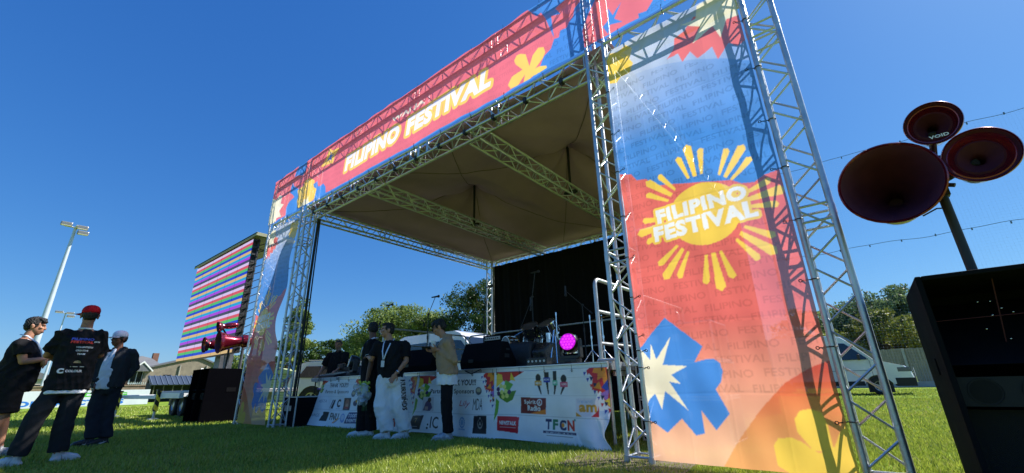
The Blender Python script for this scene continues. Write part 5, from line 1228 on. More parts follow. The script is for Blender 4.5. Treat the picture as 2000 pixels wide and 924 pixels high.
# ------------------------------------------------------------------ grass
def grass():
    rg = np.random.default_rng(11); P = []
    def ring(r0, r1, a0, a1, dens):
        n = int((a1-a0)/2*(r1**2-r0**2)*dens); r = np.sqrt(rg.uniform(r0**2, r1**2, n)); a = rg.uniform(a0, a1, n); P.append(np.stack([r*np.sin(a), r*np.cos(a), r], 1))
    A0, A1 = R(-97), R(16)
    ring(1.6, 4.5, A0, A1, 5200); ring(4.5, 7.5, A0, A1, 3000); ring(7.5, 12, A0, A1, 1300); ring(12, 20, A0, A1, 420); ring(20, 34, A0, A1, 90)
    P = np.concatenate(P); n = len(P); x, y, r = P.T
    cl = .5+.5*np.sin(x*3.1+np.sin(y*2.3)*1.4)*np.sin(y*2.7+np.cos(x*1.9)); h = rg.uniform(.022, .050, n)*(.75+.5*cl)*(1+.02*r)
    w = .0035*(1+.16*r)*rg.uniform(.7, 1.3, n); a = rg.uniform(0, 6.283, n); lean = rg.uniform(.1, .9, n)*h; la = rg.uniform(0, 6.283, n)
    dx, dy = np.cos(a)*w, np.sin(a)*w
    v = np.stack([np.stack([x-dx, y-dy, 0*x], 1), np.stack([x+dx, y+dy, 0*x], 1), np.stack([x+np.cos(la)*lean, y+np.sin(la)*lean, h], 1)], 1).reshape(-1, 3)
    t = np.clip(rg.normal(.5, .25, n)+.2*(cl-.5), 0, 1)[:, None]; c = np.array(S(104, 126, 40))*(1-t)+np.array(S(184, 196, 84))*t
    pt = .5+.5*np.sin(x*.9+1.3*np.sin(y*.7))*np.sin(y*1.1+.8*np.cos(x*.6)); c = c*(1-.14*pt[:, None]*np.array([0, .25, 1.])); dry = rg.random(n) < .03+.12*pt**4; c[dry] = S(176, 168, 104); c = np.repeat(c, 3, 0)
    o = fast_mesh('grass', v, np.arange(n*3).reshape(-1, 3), 3, mat('grass_blade', (1, 1, 1), .45, 0, 0, 1, 0, spec=.5, attr='tint', trans=.35), None, c, 'tint'); tag(o, kind='stuff')
grass()
# ================================================================== PEOPLE
class Blob(MB):
    """closed pieces that are fused into one continuous skin"""
    def cone(s, p, r1, q, r2, n=14):
        p, q = Vector(p), Vector(q); s.path([p, q], [r1, r2], n); s.ell(p, (r1, r1, r1), None, n, 8); s.ell(q, (r2, r2, r2), None, n, 8); return s
    def limb(s, pts, rs, n=14, flat_end=False):
        for i in range(len(pts)-1):
            p, q = Vector(pts[i]), Vector(pts[i+1]); s.path([p, q], [rs[i], rs[i+1]], n)
            s.ell(p, (rs[i],)*3, None, n, 8)
        if not flat_end: s.ell(Vector(pts[-1]), (rs[-1],)*3, None, n, 8)
        return s
    def loft(s, rings, n=32, p_=2.4):
        """rings: (centre, right, forward, half width, half depth)"""
        vs = []
        for c, r, f, w, d in rings:
            for k in range(n):
                a = 2*math.pi*k/n; ca, sa = math.cos(a), math.sin(a)
                x = math.copysign(abs(ca)**(2/p_), ca)*w; y = math.copysign(abs(sa)**(2/p_), sa)*d; vs.append(Vector(c)+Vector(r)*x+Vector(f)*y)
        m = len(rings); fs = [(i*n+k, i*n+(k+1) % n, (i+1)*n+(k+1) % n, (i+1)*n+k) for i in range(m-1) for k in range(n)]
        fs.append(tuple(range(n))[::-1]); fs.append(tuple((m-1)*n+k for k in range(n))); return s.add(vs, fs)
    def fuse(s, name, m, parent, vox=.008, smooth=4, wr=0.0, wk=(30, 30, 14), seed=0, paint=None, label=None, base_col=None):
        me = bpy.data.meshes.new('tmp'); me.from_pydata(s.v, [], s.f)
        bm = bmesh.new(); bm.from_mesh(me); bmesh.ops.recalc_face_normals(bm, faces=bm.faces); bm.to_mesh(me); bm.free()
        ob = bpy.data.objects.new('tmp', me); COL.objects.link(ob)
        r = ob.modifiers.new('r', 'REMESH'); r.mode = 'VOXEL'; r.voxel_size = vox; r.adaptivity = 0
        if smooth: q = ob.modifiers.new('s', 'SMOOTH'); q.factor = .5; q.iterations = smooth
        dg = bpy.context.evaluated_depsgraph_get(); out = bpy.data.meshes.new_from_object(ob.evaluated_get(dg))
        bpy.data.objects.remove(ob); bpy.data.meshes.remove(me)
        n = len(out.vertices); co = np.empty(n*3, np.float32); out.vertices.foreach_get('co', co); co = co.reshape(-1, 3)
        if wr > 0:
            no = np.empty(n*3, np.float32); out.vertices.foreach_get('normal', no); no = no.reshape(-1, 3); rg = np.random.default_rng(seed); d = np.zeros(n)
            for k in range(7):
                kv = rg.normal(0, 1, 3)*np.array(wk)*(.5+.25*k); ph = rg.uniform(0, 6.28)
                warp = np.sin(co @ (rg.normal(0, 1, 3)*9)+rg.uniform(0, 6))*1.5
                sgn = np.sin(co @ kv+ph+warp); d += (1-np.abs(sgn)*2)/(1+.45*k)
            co = co+no*(d*wr)[:, None]; out.vertices.foreach_set('co', co.astype(np.float32).ravel())
        out.polygons.foreach_set('use_smooth', np.ones(len(out.polygons), bool))
        if paint is not None:
            c = np.ones((n, 4), np.float32); c[:, :3] = base_col; paint(co, c); a = out.color_attributes.new('tint', 'FLOAT_COLOR', 'POINT'); a.data.foreach_set('color', c.ravel())
        out.name = name; out.materials.clear(); out.materials.append(m); out.update()
        o = bpy.data.objects.new(name, out); COL.objects.link(o); o.parent = parent
        if label: o['label'] = label
        return o
SKINM = mat('skin', (1, 1, 1), .48, 0, .06, 40, .06, 160, spec=.4, attr='tint')
def cloth_mat(name, col, rough=.85, var=.12): return mat(name, col, rough, 0, var, 9, .25, 260, spec=.15)
SK1, SK2, SK3 = np.array(S(158, 108, 82)), np.array(S(108, 70, 52)), np.array(S(180, 130, 104))
HAIRM = mat('black_hair', (.012, .010, .009), .45, 0, .3, 60, .7, 190)
def hand(b, w, d, nrm, side, curl=.35, sc=1.0, spread=1.0):
    """palm with five separate bent fingers; side=+1/-1 puts the thumb on that side of the palm"""
    w, d = Vector(w), Vector(d).normalized(); n = Vector(nrm); n = (n-d*n.dot(d)).normalized(); t = d.cross(n)*side
    pc = w+d*.048*sc
    Mx = Matrix((t, n, d)).transposed(); b.ell(pc, (.040*sc, .016*sc, .052*sc), Mx, 14, 10); b.cone(w-d*.02, .026*sc, w+d*.03, .024*sc, 10)
    for k, (o, ln) in enumerate(((.031, .074), (.0105, .083), (-.0105, .077), (-.031, .060))):
        p = w+d*.088*sc+t*o*sc; a = curl*(1+.12*k); q = p; ang = a*.5; l_ = ln*sc
        for j, (fr, rr) in enumerate(((.45, .0088), (.32, .0080), (.23, .0072))):
            dd = (d*math.cos(ang)+n*-math.sin(ang)+t*o*1.6*spread).normalized(); q2 = q+dd*l_*fr; b.cone(q, rr*sc*1.02, q2, rr*sc*.95, 8); q = q2; ang += a*.9
    p = w+d*.028*sc+t*.032*sc; q = p+(d*.55+t*.75-n*.25).normalized()*.040*sc; b.cone(p, .013*sc, q, .0105*sc, 8); b.cone(q, .0105*sc, q+(d*.85+t*.35-n*.35).normalized()*.034*sc, .0085*sc, 8)
def head(b, c, f, u=None, sc=1.0):
    f = Vector(f).normalized(); u = Vector(u or (0, 0, 1)); u = (u-f*u.dot(f)).normalized(); r = f.cross(u); Mx = Matrix((r, f, u)).transposed(); c = Vector(c)
    E = lambda x, y, z, a, b_, d_: b.ell(c+(r*x+f*y+u*z)*sc, (a*sc, b_*sc, d_*sc), Mx, 20, 14)
    E(0, -.012, .030, .076, .094, .088); E(0, .020, -.030, .062, .070, .082); E(0, .042, -.078, .040, .040, .034); E(0, .060, -.030, .046, .032, .060)
    E(0, .082, .030, .054, .018, .012); E(0, .098, -.022, .014, .020, .016); b.cone(c+(f*.088+u*.022)*sc, .009*sc, c+(f*.106-u*.018)*sc, .012*sc, 8)
    E(0, .090, -.058, .024, .014, .008); E(0, .088, -.070, .020, .014, .007); E(.040, .066, -.012, .024, .022, .018); E(-.040, .066, -.012, .024, .022, .018)
    for s in (-1, 1): E(s*.078, -.010, -.006, .010, .020, .034); E(s*.085, -.018, .010, .008, .014, .018)
    return r, f, u
def face_paint(c, f, u=None, skin=SK1, beard=None, smile=False, sc=1.0, magenta=False):
    f = Vector(f).normalized(); u = Vector(u or (0, 0, 1)); u = (u-f*u.dot(f)).normalized(); r = f.cross(u)
    c0, F, U, Rr = (np.array(v) for v in (c, f, u, r))
    def paint(co, col):
        q = (co-c0)/sc; x, y, z = q @ Rr, q @ F, q @ U
        hd = (np.abs(x) < .1) & (y > -.02) & (np.abs(z) < .13)
        def spot(px, pz, rx, rz, cc, a=1, ymin=.05):
            m = hd & (y > ymin) & (((x-px)/rx)**2+((z-pz)/rz)**2 < 1); col[m, :3] = col[m, :3]*(1-a)+np.array(cc)*a
        for s in (-1, 1):
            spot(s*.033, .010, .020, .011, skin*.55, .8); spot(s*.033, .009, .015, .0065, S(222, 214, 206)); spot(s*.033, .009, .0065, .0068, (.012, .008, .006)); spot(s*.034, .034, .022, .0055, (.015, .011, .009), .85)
        if beard is not None:
            m = hd & (z < -.035) & (y > -.01); col[m, :3] = col[m, :3]*.35+np.array(beard)*.65
        spot(0, -.056, .024, .010, skin*np.array([.85, .55, .55]), .9, .07)
        if smile: spot(0, -.058, .028, .015, (.05, .01, .01), 1, .06); spot(0, -.054, .025, .008, S(232, 226, 216), 1, .06)
        col[:, :3] *= 1+.05*np.sin(co @ np.array([37., 51, 43]))[:, None]
    return paint
def lerp(a, b_, t): return Vector(a)*(1-t)+Vector(b_)*t
def person(label, base, J, bf, ff, skin=SK1, fat=1.0, arms=('bare', 'bare'), paint=None, hands=None, head_up=None, hsc=1.0, legbare=False):
    """J: world joints N(eck) H(ead) P(elvis) sA eA wA sB eB wB hpA kA aA hpB kB aB. Returns the thing and a function to local space"""
    B0 = Vector((base[0], base[1], base[2] if len(base) > 2 else 0)); t = thing('person', label, 'person', B0); L = {k: Vector(v)-B0 for k, v in J.items()}
    bf = Vector((bf[0], bf[1], 0)).normalized(); r = bf.cross(Vector((0, 0, 1)))
    b = Blob(); head(b, L['H'], ff, head_up, hsc)
    N_, P_ = L['N'], L['P']; b.cone(L['H']-Vector(ff).normalized()*.015-Vector((0, 0, .06)), .055, N_-Vector((0, 0, .03)), .060)
    sp = [lerp(P_, N_, k) for k in (0, .15, .35, .55, .75, .92, 1)]
    b.loft([(sp[i], r, bf, w*fat, d*fat) for i, (w, d) in enumerate(((.155, .10), (.16, .11), (.145, .105), (.16, .11), (.17, .105), (.13, .075), (.06, .055)))])
    for s in 'AB':
        S_, E_, W_ = L['s'+s], L['e'+s], L['w'+s]; b.limb([lerp(S_, N_, .25)-Vector((0, 0, .03)), S_, lerp(S_, E_, .5), E_, lerp(E_, W_, .35), W_], [.05, .054*fat, .046*fat, .040, .041, .026])
        b.limb([L['hp'+s], lerp(L['hp'+s], L['k'+s], .5), L['k'+s], lerp(L['k'+s], L['a'+s], .3), L['a'+s]], [.082*fat, .072*fat, .054, .056, .037])
    for s, h in (hands or {}).items(): hand(b, L['w'+s], *h)
    pn = paint or face_paint(L['H'], ff, head_up, skin)
    b.fuse('body', SKINM, t, .0062, 2, paint=pn, base_col=skin)
    return t, L, bf, r
def torso_rings(L, bf, r, prof):
    """prof: (t from pelvis 0 to neck 1 (may be negative), half width, half depth, forward shift)"""
    out = []
    for k, w, d, f in prof: c = L['P']+(L['N']-L['P'])*k+bf*f; out.append((c, r, bf, w, d))
    return out
SHIRT = [(-.10, .19, .145, .0), (.1, .185, .14, .01), (.35, .182, .135, .015), (.6, .195, .135, .01), (.80, .195, .12, .0), (.91, .165, .10, -.005), (.965, .10, .078, 0), (1.0, .072, .066, 0)]
def top_garment(t, L, bf, r, m, name='t_shirt', prof=SHIRT, sleeve=.72, sr=(.075, .080, .074), wr=.004, k=1.0, vox=.009, seed=1, label=None, wk=(19, 19, 10), cuff=None):
    b = Blob(); b.loft(torso_rings(L, bf, r, [(a, w*k, d*k, f) for a, w, d, f in prof]))
    for s in 'AB':
        S_, E_, W_ = L['s'+s], L['e'+s], L['w'+s]
        if sleeve <= 1: pts = [lerp(S_, L['N'], .35)-Vector((0, 0, .035)), S_, lerp(S_, E_, sleeve)]; rs = [sr[0], sr[0], sr[2]]
        else: pts = [lerp(S_, L['N'], .35)-Vector((0, 0, .035)), S_, lerp(S_, E_, .5), E_, lerp(E_, W_, .5), lerp(E_, W_, sleeve-1)]; rs = [sr[0], sr[0], sr[1], sr[1]*.95, sr[2]*.95, sr[2]*.72]
        b.limb(pts, rs, 18, True)
    return b.fuse(name, m, t, vox, 5, wr, wk, seed, label=label)
def trousers(t, L, bf, r, m, name='trousers', wide=(.105, .085, .078), cuff=.0, wr=.005, top=.12, waist=(.175, .13), vox=.010, seed=2, upto=1.0, label=None, stack=0):
    b = Blob(); P_ = L['P']; u = (L['N']-P_).normalized()
    b.loft([(P_+u*top, r, bf, waist[0]*.94, waist[1]*.94), (P_+u*.02, r, bf, waist[0], waist[1]), (P_-u*.08, r, bf, waist[0]*1.0, waist[1]*1.02), (P_-u*.14, r, bf, waist[0]*.8, waist[1]*.85)])
    for s in 'AB':
        h, k_, a = L['hp'+s], L['k'+s], L['a'+s]; e_ = lerp(k_, a, upto) if upto > 0 else k_
        if upto > 0: pts = [h, lerp(h, k_, .5), k_, lerp(k_, e_, .5), e_]; rs = [wide[0], wide[0]*.95, wide[1], (wide[1]+wide[2])/2, wide[2]]
        else: pts = [h, lerp(h, k_, .6), lerp(h, k_, 1+upto)]; rs = [wide[0], wide[1], wide[2]]
        b.limb(pts, rs, 20, True)
        for q in range(stack):
            p = lerp(e_, k_, .04+.09*q); b.ell(p, (wide[2]*1.07, wide[2]*1.07, .035), None, 16, 8)
    return b.fuse(name, m, t, vox, 4, wr*.9, (15, 15, 8), seed, label=label)
def shoe(t, a, d, up_m, sole_m, ln=.29, name='shoe', swoosh=None):
    """a: ankle, d: toe direction; sole on the ground"""
    a = Vector(a); d = Vector((d[0], d[1], 0)).normalized(); r = d.cross(Vector((0, 0, 1))); z0 = 0.0
    c = Vector((a.x, a.y, 0))+d*.055; Mx = Matrix((r, d, Vector((0, 0, 1)))).transposed(); b = Blob()
    b.loft([(c-d*.105+Vector((0, 0, .022)), r, Vector((0, 0, 1)), .034, .018), (c-d*.07+Vector((0, 0, .05)), r, Vector((0, 0, 1)), .042, .052), (c+d*.0+Vector((0, 0, .060)), r, Vector((0, 0, 1)), .042, .052), (c+d*.07+Vector((0, 0, .050)), r, Vector((0, 0, 1)), .048, .042), (c+d*.13+Vector((0, 0, .042)), r, Vector((0, 0, 1)), .046, .033), (c+d*.165+Vector((0, 0, .028)), r, Vector((0, 0, 1)), .028, .014)], 20, 2.2)
    b.cone(c-d*.055+Vector((0, 0, .06)), .040, Vector((a.x, a.y, .115)), .040); o = b.fuse(name, up_m, t, .006, 3, .0015, (60, 60, 60), 3)
    b = MB(); n = 28; ring = []
    for k in range(n):
        q = 2*math.pi*k/n; ring.append((math.cos(q)*.049*(1 if math.sin(q) > 0 else .85), math.sin(q)*ln/2+.03))
    b.add([c+r*x+d*y+Vector((0, 0, z)) for z in (.0, .018, .026) for x, y in ring], [(j*n+i, j*n+(i+1) % n, (j+1)*n+(i+1) % n, (j+1)*n+i) for j in range(2) for i in range(n)]+[tuple(range(n))[::-1], tuple(2*n+i for i in range(n))])
    b.build('sole', sole_m, o, True)
    b = MB()
    for k in range(4): p = c+d*(.035+.022*k)+Vector((0, 0, .094-.012*k)); b.tube(p-r*.025, p+r*.025, .0035, n=5)
    [b.tube(c+r*s_*(.046-.002*k)+d*(-.015+.028*k)+Vector((0, 0, .032)), c+r*s_*(.036-.002*k)+d*(-.027+.028*k)+Vector((0, 0, .078-.006*k)), .004, n=5) for s_ in (-1, 1) for k in range(3)]  # stripes on both shoe sides, added to the same mesh as the laces
    b.build('lace_and_stripe', mat('grey_shoe_trim', (.30, .31, .33), .6), o)
    return o
def hair(t, c, f, name='hair', m=HAIRM, up_=None, sc=1.0, back=1.0, fringe=0.0, top=0.0, seed=4, cut=-.02):
    f = Vector(f).normalized(); u = Vector(up_ or (0, 0, 1)); u = (u-f*u.dot(f)).normalized(); r = f.cross(u); Mx = Matrix((r, f, u)).transposed(); c = Vector(c); b = Blob()
    E = lambda x, y, z, a, b_, d_: b.ell(c+(r*x+f*y+u*z)*sc, (a*sc, b_*sc, d_*sc), Mx, 20, 14)
    E(0, -.022, .052+top*.4, .080, .094, .076+top*.5); E(0, -.050, .012, .078, .066, .080*back); E(0, .040, .088+top, .062, .048, .030)
    if fringe: E(0, .070, .074, .066, .030, .024+fringe)
    for s in (-1, 1): E(s*.062, -.005, .030, .020, .05, .05)
    rg = random.Random(seed)
    for k in range(90):
        a = rg.uniform(0, math.tau); q = rg.uniform(.2, 1); E(math.cos(a)*.066*q, -.005+math.sin(a)*.085*q, .110+top-.035*q*q+rg.uniform(-.006, .010), .007, .012, .014)
    return b.fuse(name, m, t, .005, 1, .0026, (120, 120, 60), seed)
def cap(t, c, f, m, name='cap', up_=None, brim=None, sc=1.0):
    """brim: direction the peak points"""
    f = Vector(f).normalized(); u = Vector(up_ or (0, 0, 1)); u = (u-f*u.dot(f)).normalized(); r = f.cross(u); Mx = Matrix((r, f, u)).transposed(); c = Vector(c); bd_ = Vector(brim or f); bd_ = (bd_-u*bd_.dot(u)).normalized(); br_ = bd_.cross(u)
    b = MB(); prof = [(.098, .030), (.099, .055), (.094, .085), (.078, .112), (.050, .130), (.015, .137), (0, .138)]
    n = 28; vs = []; fs = []
    for rr, h in prof:
        for k in range(n): a = 2*math.pi*k/n; vs.append(c+(r*math.cos(a)*rr*.88+f*(math.sin(a)*rr*1.06-.008)+u*h)*sc)
    for i in range(len(prof)-1):
        for k in range(n): fs.append((i*n+k, i*n+(k+1) % n, (i+1)*n+(k+1) % n, (i+1)*n+k))
    b.add(vs, fs); o = b.build(name, m, t, True); sd = o.modifiers.new('t', 'SOLIDIFY'); sd.thickness = .004
    b = MB(); n = 14; top = []; 
    for k in range(n+1):
        a = math.pi*k/n; x = math.cos(a)*.080; y = .062+math.sin(a)*.088; z = .036-.016*(abs(x)/.08)**2-.012*math.sin(a); top.append((x, y, z))
    vs = [c+(br_*x+bd_*y+u*z)*sc for x, y, z in top]+[c+(br_*x*.95+bd_*.055+u*(.040-.012*(abs(x)/.08)**2))*sc for x, y, z in top]
    k = len(top); b.add(vs, [(i, i+1, k+i+1, k+i) for i in range(k-1)]); p = b.build('peak', m, o, True); sd = p.modifiers.new('t', 'SOLIDIFY'); sd.thickness = .004
    b = MB(); b.ell(c+u*.138*sc, (.007, .007, .005), None, 8, 6)
    for q in range(6):
        a = q*math.pi/3; b.path([c+(r*math.cos(a)*rr*.89+f*(math.sin(a)*rr*1.07-.008)+u*(h+.002))*sc for rr, h in prof[1:-1]], .0012, 4)
    b.build('cap_seam', m, o)
    return o
def decal(target, txt, origin, ux, uy, nrm, w, h, m, parent, bold=.03, shear=0.0, name='print'):
    """lettering draped on to a garment by ray casting"""
    dg = bpy.context.evaluated_depsgraph_get(); bv = BVHTree.FromObject(target, dg); T = text_tris(txt, bold)[0]*[w, h]
    ux, uy, nrm, o0 = Vector(ux).normalized(), Vector(uy).normalized(), Vector(nrm).normalized(), Vector(origin); b = MB()
    def P(q):
        p = o0+ux*(q[0]+q[1]*shear)+uy*q[1]; hit = bv.ray_cast(p+nrm*.35, -nrm, .7)[0]; return (hit if hit is not None else p)+nrm*.0045
    for q in T: b.add([P(v) for v in q], [(0, 1, 2)])
    return b.build(name, m, parent, fix=False)
def patch(target, poly, origin, ux, uy, nrm, m, parent, name='print'):
    dg = bpy.context.evaluated_depsgraph_get(); bv = BVHTree.FromObject(target, dg); ux, uy, nrm, o0 = Vector(ux).normalized(), Vector(uy).normalized(), Vector(nrm).normalized(), Vector(origin); b = MB(); vs = []
    for q in poly:
        p = o0+ux*q[0]+uy*q[1]; hit = bv.ray_cast(p+nrm*.35, -nrm, .7)[0]; vs.append((hit if hit is not None else p)+nrm*.006)
    b.add(vs, [tuple(range(len(vs)))]); return b.build(name, m, parent, fix=False)
def strip(t, pts, w, nrm, m, name='lanyard'):
    b = MB(); pts = [Vector(p) for p in pts]; vs = []
    for i, p in enumerate(pts):
        d = (pts[min(i+1, len(pts)-1)]-pts[max(0, i-1)]).normalized(); s = d.cross(Vector(nrm)).normalized()*w/2; vs += [p-s, p+s]
    b.add(vs, [(2*i, 2*i+1, 2*i+3, 2*i+2) for i in range(len(pts)-1)]); o = b.build(name, m, t, True, fix=False); sd = o.modifiers.new('t', 'SOLIDIFY'); sd.thickness = .003; return o
BLK = cloth_mat('black_cotton', (.012, .012, .014)); BLK2 = cloth_mat('faded_black_denim', (.022, .023, .027)); WHC = cloth_mat('white_cotton', (.78, .80, .83), .8, .05)
WSHOE = mat('white_leather', (.62, .63, .64), .5, 0, .08, 20); WSOLE = mat('white_rubber', (.68, .68, .67), .5, 0, .05, 20); BSHOE = mat('black_shoe', (.02, .02, .022), .5, 0, .2, 20)
WPR = mat('white_print', S(220, 222, 226), .6); LAN = mat('lanyard_white', S(214, 222, 240), .5)
Z = Vector((0, 0, 1))

# --- man in the red cap, seen from behind
J = dict(H=(-7.50, .78, 1.665), N=(-7.49, .78, 1.50), P=(-7.50, .77, .86), sA=(-7.50, .60, 1.43), eA=(-7.60, .53, 1.19), wA=(-7.72, .68, 1.17), sB=(-7.46, .935, 1.44), eB=(-7.55, .985, 1.20), wB=(-7.72, .84, 1.20),
         hpA=(-7.50, .68, .84), kA=(-7.50, .585, .45), aA=(-7.52, .555, .10), hpB=(-7.49, .86, .84), kB=(-7.48, .84, .44), aB=(-7.49, .86, .10))
t, L, bf, r = person('man in red baseball cap and black T-shirt with printed back, seen from behind', (-7.5, .77), J, (-1, .08), (-.99, .12, -.03), SK1, hands={'A': ((-.2, .98, 0), (-1, 0, 0), 1, .5), 'B': ((-.2, -.98, 0), (-1, 0, 0), -1, .5)})
ts = top_garment(t, L, bf, r, BLK, prof=[(-.12, .205, .16, 0), (.1, .20, .15, 0), (.4, .195, .145, 0), (.65, .195, .14, 0), (.82, .19, .125, 0), (.91, .155, .105, 0), (.965, .10, .08, 0), (1.0, .070, .066, 0)], sleeve=.86, sr=(.072, .08, .086), wr=.0065, seed=3)
b = Blob(); b.loft(torso_rings(L, bf, r, [(-.185, .198, .150, 0), (-.15, .197, .15, 0), (-.105, .185, .138, 0)])); b.fuse('undershirt_hem', WHC, t, .009, 3, .003, (26, 26, 12), 4)
b = MB(); b.torus(L['N']+Z*.005, Z, .062, .010, 20, 6); b.build('undershirt_collar', WHC, t, True)
trousers(t, L, bf, r, BLK2, wide=(.106, .096, .092), wr=.006, waist=(.18, .135), seed=5, upto=.97)
shoe(t, L['aA'], (-.35, -.9), WSHOE, WSOLE); shoe(t, L['aB'], (-.25, .96), WSHOE, WSOLE)
hair(t, L['H'], (-.99, .12, -.03), sc=.98, top=-.03)
REDC = cloth_mat('red_cap_cloth', S(176, 18, 34), .75); cp = cap(t, L['H'], (-.99, .12, -.03), REDC, 'red_cap', brim=(-.55, -.83, 0))
bk = -bf; rx = -r if True else r
ux = Vector((0, 1, 0)) ; o = L['N']
PB, PR = mat('blue_print', S(66, 90, 200), .6), mat('red_print', S(220, 60, 50), .6)
def bt(txt, y, z, w, h, m, **k): decal(ts, txt, (o.x, o.y+y, o.z+z), ux, Z, bk, w, h, m, t, **k)
bt('FILIPINO', -.10, -.145, .20, .030, PB, bold=.05, shear=.1); bt('FESTIVAL', -.10, -.18, .20, .030, PR, bold=.05, shear=.1)
bt('2025', .105, -.165, .055, .018, WPR); bt('VOLUNTEERS', -.04, -.235, .15, .020, WPR); bt('CREATIVE', -.035, -.275, .11, .020, WPR); bt('TEAM', -.015, -.315, .07, .020, WPR)
bt('C', -.14, -.53, .058, .060, WPR, bold=.07); bt('COLOUR', -.07, -.515, .145, .028, WPR, bold=.04)
patch(ts, [(-.035, 0), (.035, 0), (.025, .022), (0, .032), (-.025, .022)], (o.x, o.y+.01, o.z-.41), ux, Z, bk, mat('gold_print', S(150, 130, 90), .6), t)
patch(ts, [(-.05, 0), (.07, 0), (.07, .006), (-.05, .006)], (o.x, o.y+.01, o.z-.455), ux, Z, bk, WPR, t)

# --- man in black shorts, arms crossed
J = dict(H=(-8.90, .415, 1.64), N=(-8.90, .37, 1.48), P=(-8.90, .37, .93), sA=(-8.72, .34, 1.385), eA=(-8.68, .40, 1.16), wA=(-8.74, .66, 1.21), sB=(-9.08, .40, 1.385), eB=(-8.98, .60, 1.14), wB=(-8.72, .60, 1.145),
         hpA=(-8.80, .38, .90), kA=(-8.78, .40, .50), aA=(-8.74, .26, .09), hpB=(-9.0, .38, .90), kB=(-8.98, .42, .50), aB=(-8.96, .47, .09))
ff = (.25, .97, -.06)
t, L, bf, r = person('heavy-set man in black T-shirt and black shorts with arms crossed', (-8.9, .37), J, (.12, 1), ff, SK3*.92, 1.15, hands={'A': ((-.5, .7, -.1), (-.6, -.7, 0), 1, .45), 'B': ((.9, .2, .1), (0, 1, 0), -1, .4)})
PF = [(-.26, .22, .18, .02), (-.1, .225, .195, .03), (.2, .225, .205, .04), (.5, .22, .185, .03), (.75, .215, .15, .01), (.89, .18, .115, 0), (.96, .11, .085, 0), (1.0, .075, .07, 0)]
ts = top_garment(t, L, bf, r, BLK, prof=PF, sleeve=.62, sr=(.086, .09, .09), wr=.006, seed=6)
trousers(t, L, bf, r, BLK, 'shorts', wide=(.135, .13, .128), wr=.005, waist=(.215, .17), seed=7, upto=-.06)
hair(t, L['H'], ff, sc=1.03, top=.012, fringe=.006, seed=9)
shoe(t, L['aA'], (.3, .95), mat('grey_leather', (.35, .36, .38), .5, 0, .1, 20), WSOLE); shoe(t, L['aB'], (.3, .95), mat('grey_leather', (.35, .36, .38), .5, 0, .1, 20), WSOLE)
strip(t, [L['N']+Vector((-.02, -.07, .05)), L['N']+Vector((.075, .0, .025)), L['N']+Vector((.10, .11, -.06)), L['N']+Vector((.09, .17, -.16)), L['N']+Vector((.06, .215, -.27))], .018, (.9, .4, 0), LAN)
patch(ts, [(0, 0), (.03, 0), (.03, .02), (0, .02)], L['N']+Vector((.16, .0, -.06)), (0, 1, 0), (0, 0, 1), (.8, .1, .5), WPR, t)

# --- man in grey jacket and white cap
J = dict(H=(-9.40, 1.40, 1.575), N=(-9.40, 1.43, 1.42), P=(-9.41, 1.42, .86), sA=(-9.47, 1.255, 1.35), eA=(-9.50, 1.22, 1.10), wA=(-9.38, 1.26, .90), sB=(-9.33, 1.60, 1.36), eB=(-9.36, 1.69, 1.13), wB=(-9.38, 1.60, .92),
         hpA=(-9.42, 1.36, .84), kA=(-9.40, 1.35, .45), aA=(-9.38, 1.40, .10), hpB=(-9.38, 1.50, .84), kB=(-9.37, 1.50, .45), aB=(-9.36, 1.56, .10))
ff = (.50, -.86, -.02)
t, L, bf, r = person('man in white cap, open grey hooded jacket, white T-shirt and jeans', (-9.4, 1.43), J, (.72, -.69), ff, SK2, 1.05, hands={'A': ((.2, .1, -1), (0, 1, 0), 1, .3), 'B': ((0, -.3, -1), (-.5, .5, 0), -1, .5)})
top_garment(t, L, bf, r, cloth_mat('white_tee', (.66, .70, .80), .8, .05), prof=[(-.10, .165, .15, .012), (.1, .17, .155, .012), (.4, .165, .15, .01), (.65, .165, .135, 0), (.85, .13, .10, 0), (.96, .09, .075, 0), (1, .07, .066, 0)], sleeve=.10, sr=(.045, .045, .045), seed=8)
JM = cloth_mat('charcoal_jacket', (.030, .032, .037), .8)
def jacket(t, L, bf, r, m, prof, sr, gap, wr, seed, sleeve=1.92, name='jacket'):
    """long-sleeved jacket hanging open: fused shell with the front strip removed"""
    o = top_garment(t, L, bf, r, m, name, prof, sleeve, sr, wr, 1.0, .009, seed)
    me = o.data; bm = bmesh.new(); bm.from_mesh(me); P0 = L['P']; ax = (L['N']-P0); kill = []
    arms = [(L['s'+s], L['e'+s], L['w'+s]) for s in 'AB']
    def near_arm(p):
        for a_, e_, w_ in arms:
            for u_, v_ in ((a_, e_), (e_, w_)):
                d = v_-u_; k = max(0, min(1, (p-u_).dot(d)/d.length_squared)); 
                if (p-(u_+d*k)).length < sr[0]*1.12: return True
        return False
    for f in bm.faces:
        p = f.calc_center_median(); q = p-P0; k = q.dot(ax)/ax.length_squared; x = q.dot(r); y = q.dot(bf)
        if y > .03 and abs(x-gap[1]) < gap[0]*(1.0-.25*k) and not near_arm(p): kill.append(f)
        elif k < prof[0][0]+.01 and abs(f.normal.z) > .8 and not near_arm(p): kill.append(f)
    bmesh.ops.delete(bm, geom=kill, context='FACES'); bm.to_mesh(me); bm.free()
    s = o.modifiers.new('t', 'SOLIDIFY'); s.thickness = .010; s.offset = -1; return o
jacket(t, L, bf, r, JM, [(-.06, .215, .165, 0), (.2, .215, .165, 0), (.5, .215, .155, 0), (.75, .21, .14, 0), (.90, .17, .115, -.01), (.98, .10, .085, -.015), (1.04, .085, .08, -.02)], (.078, .072, .066), (.085, .0), .005, 10)
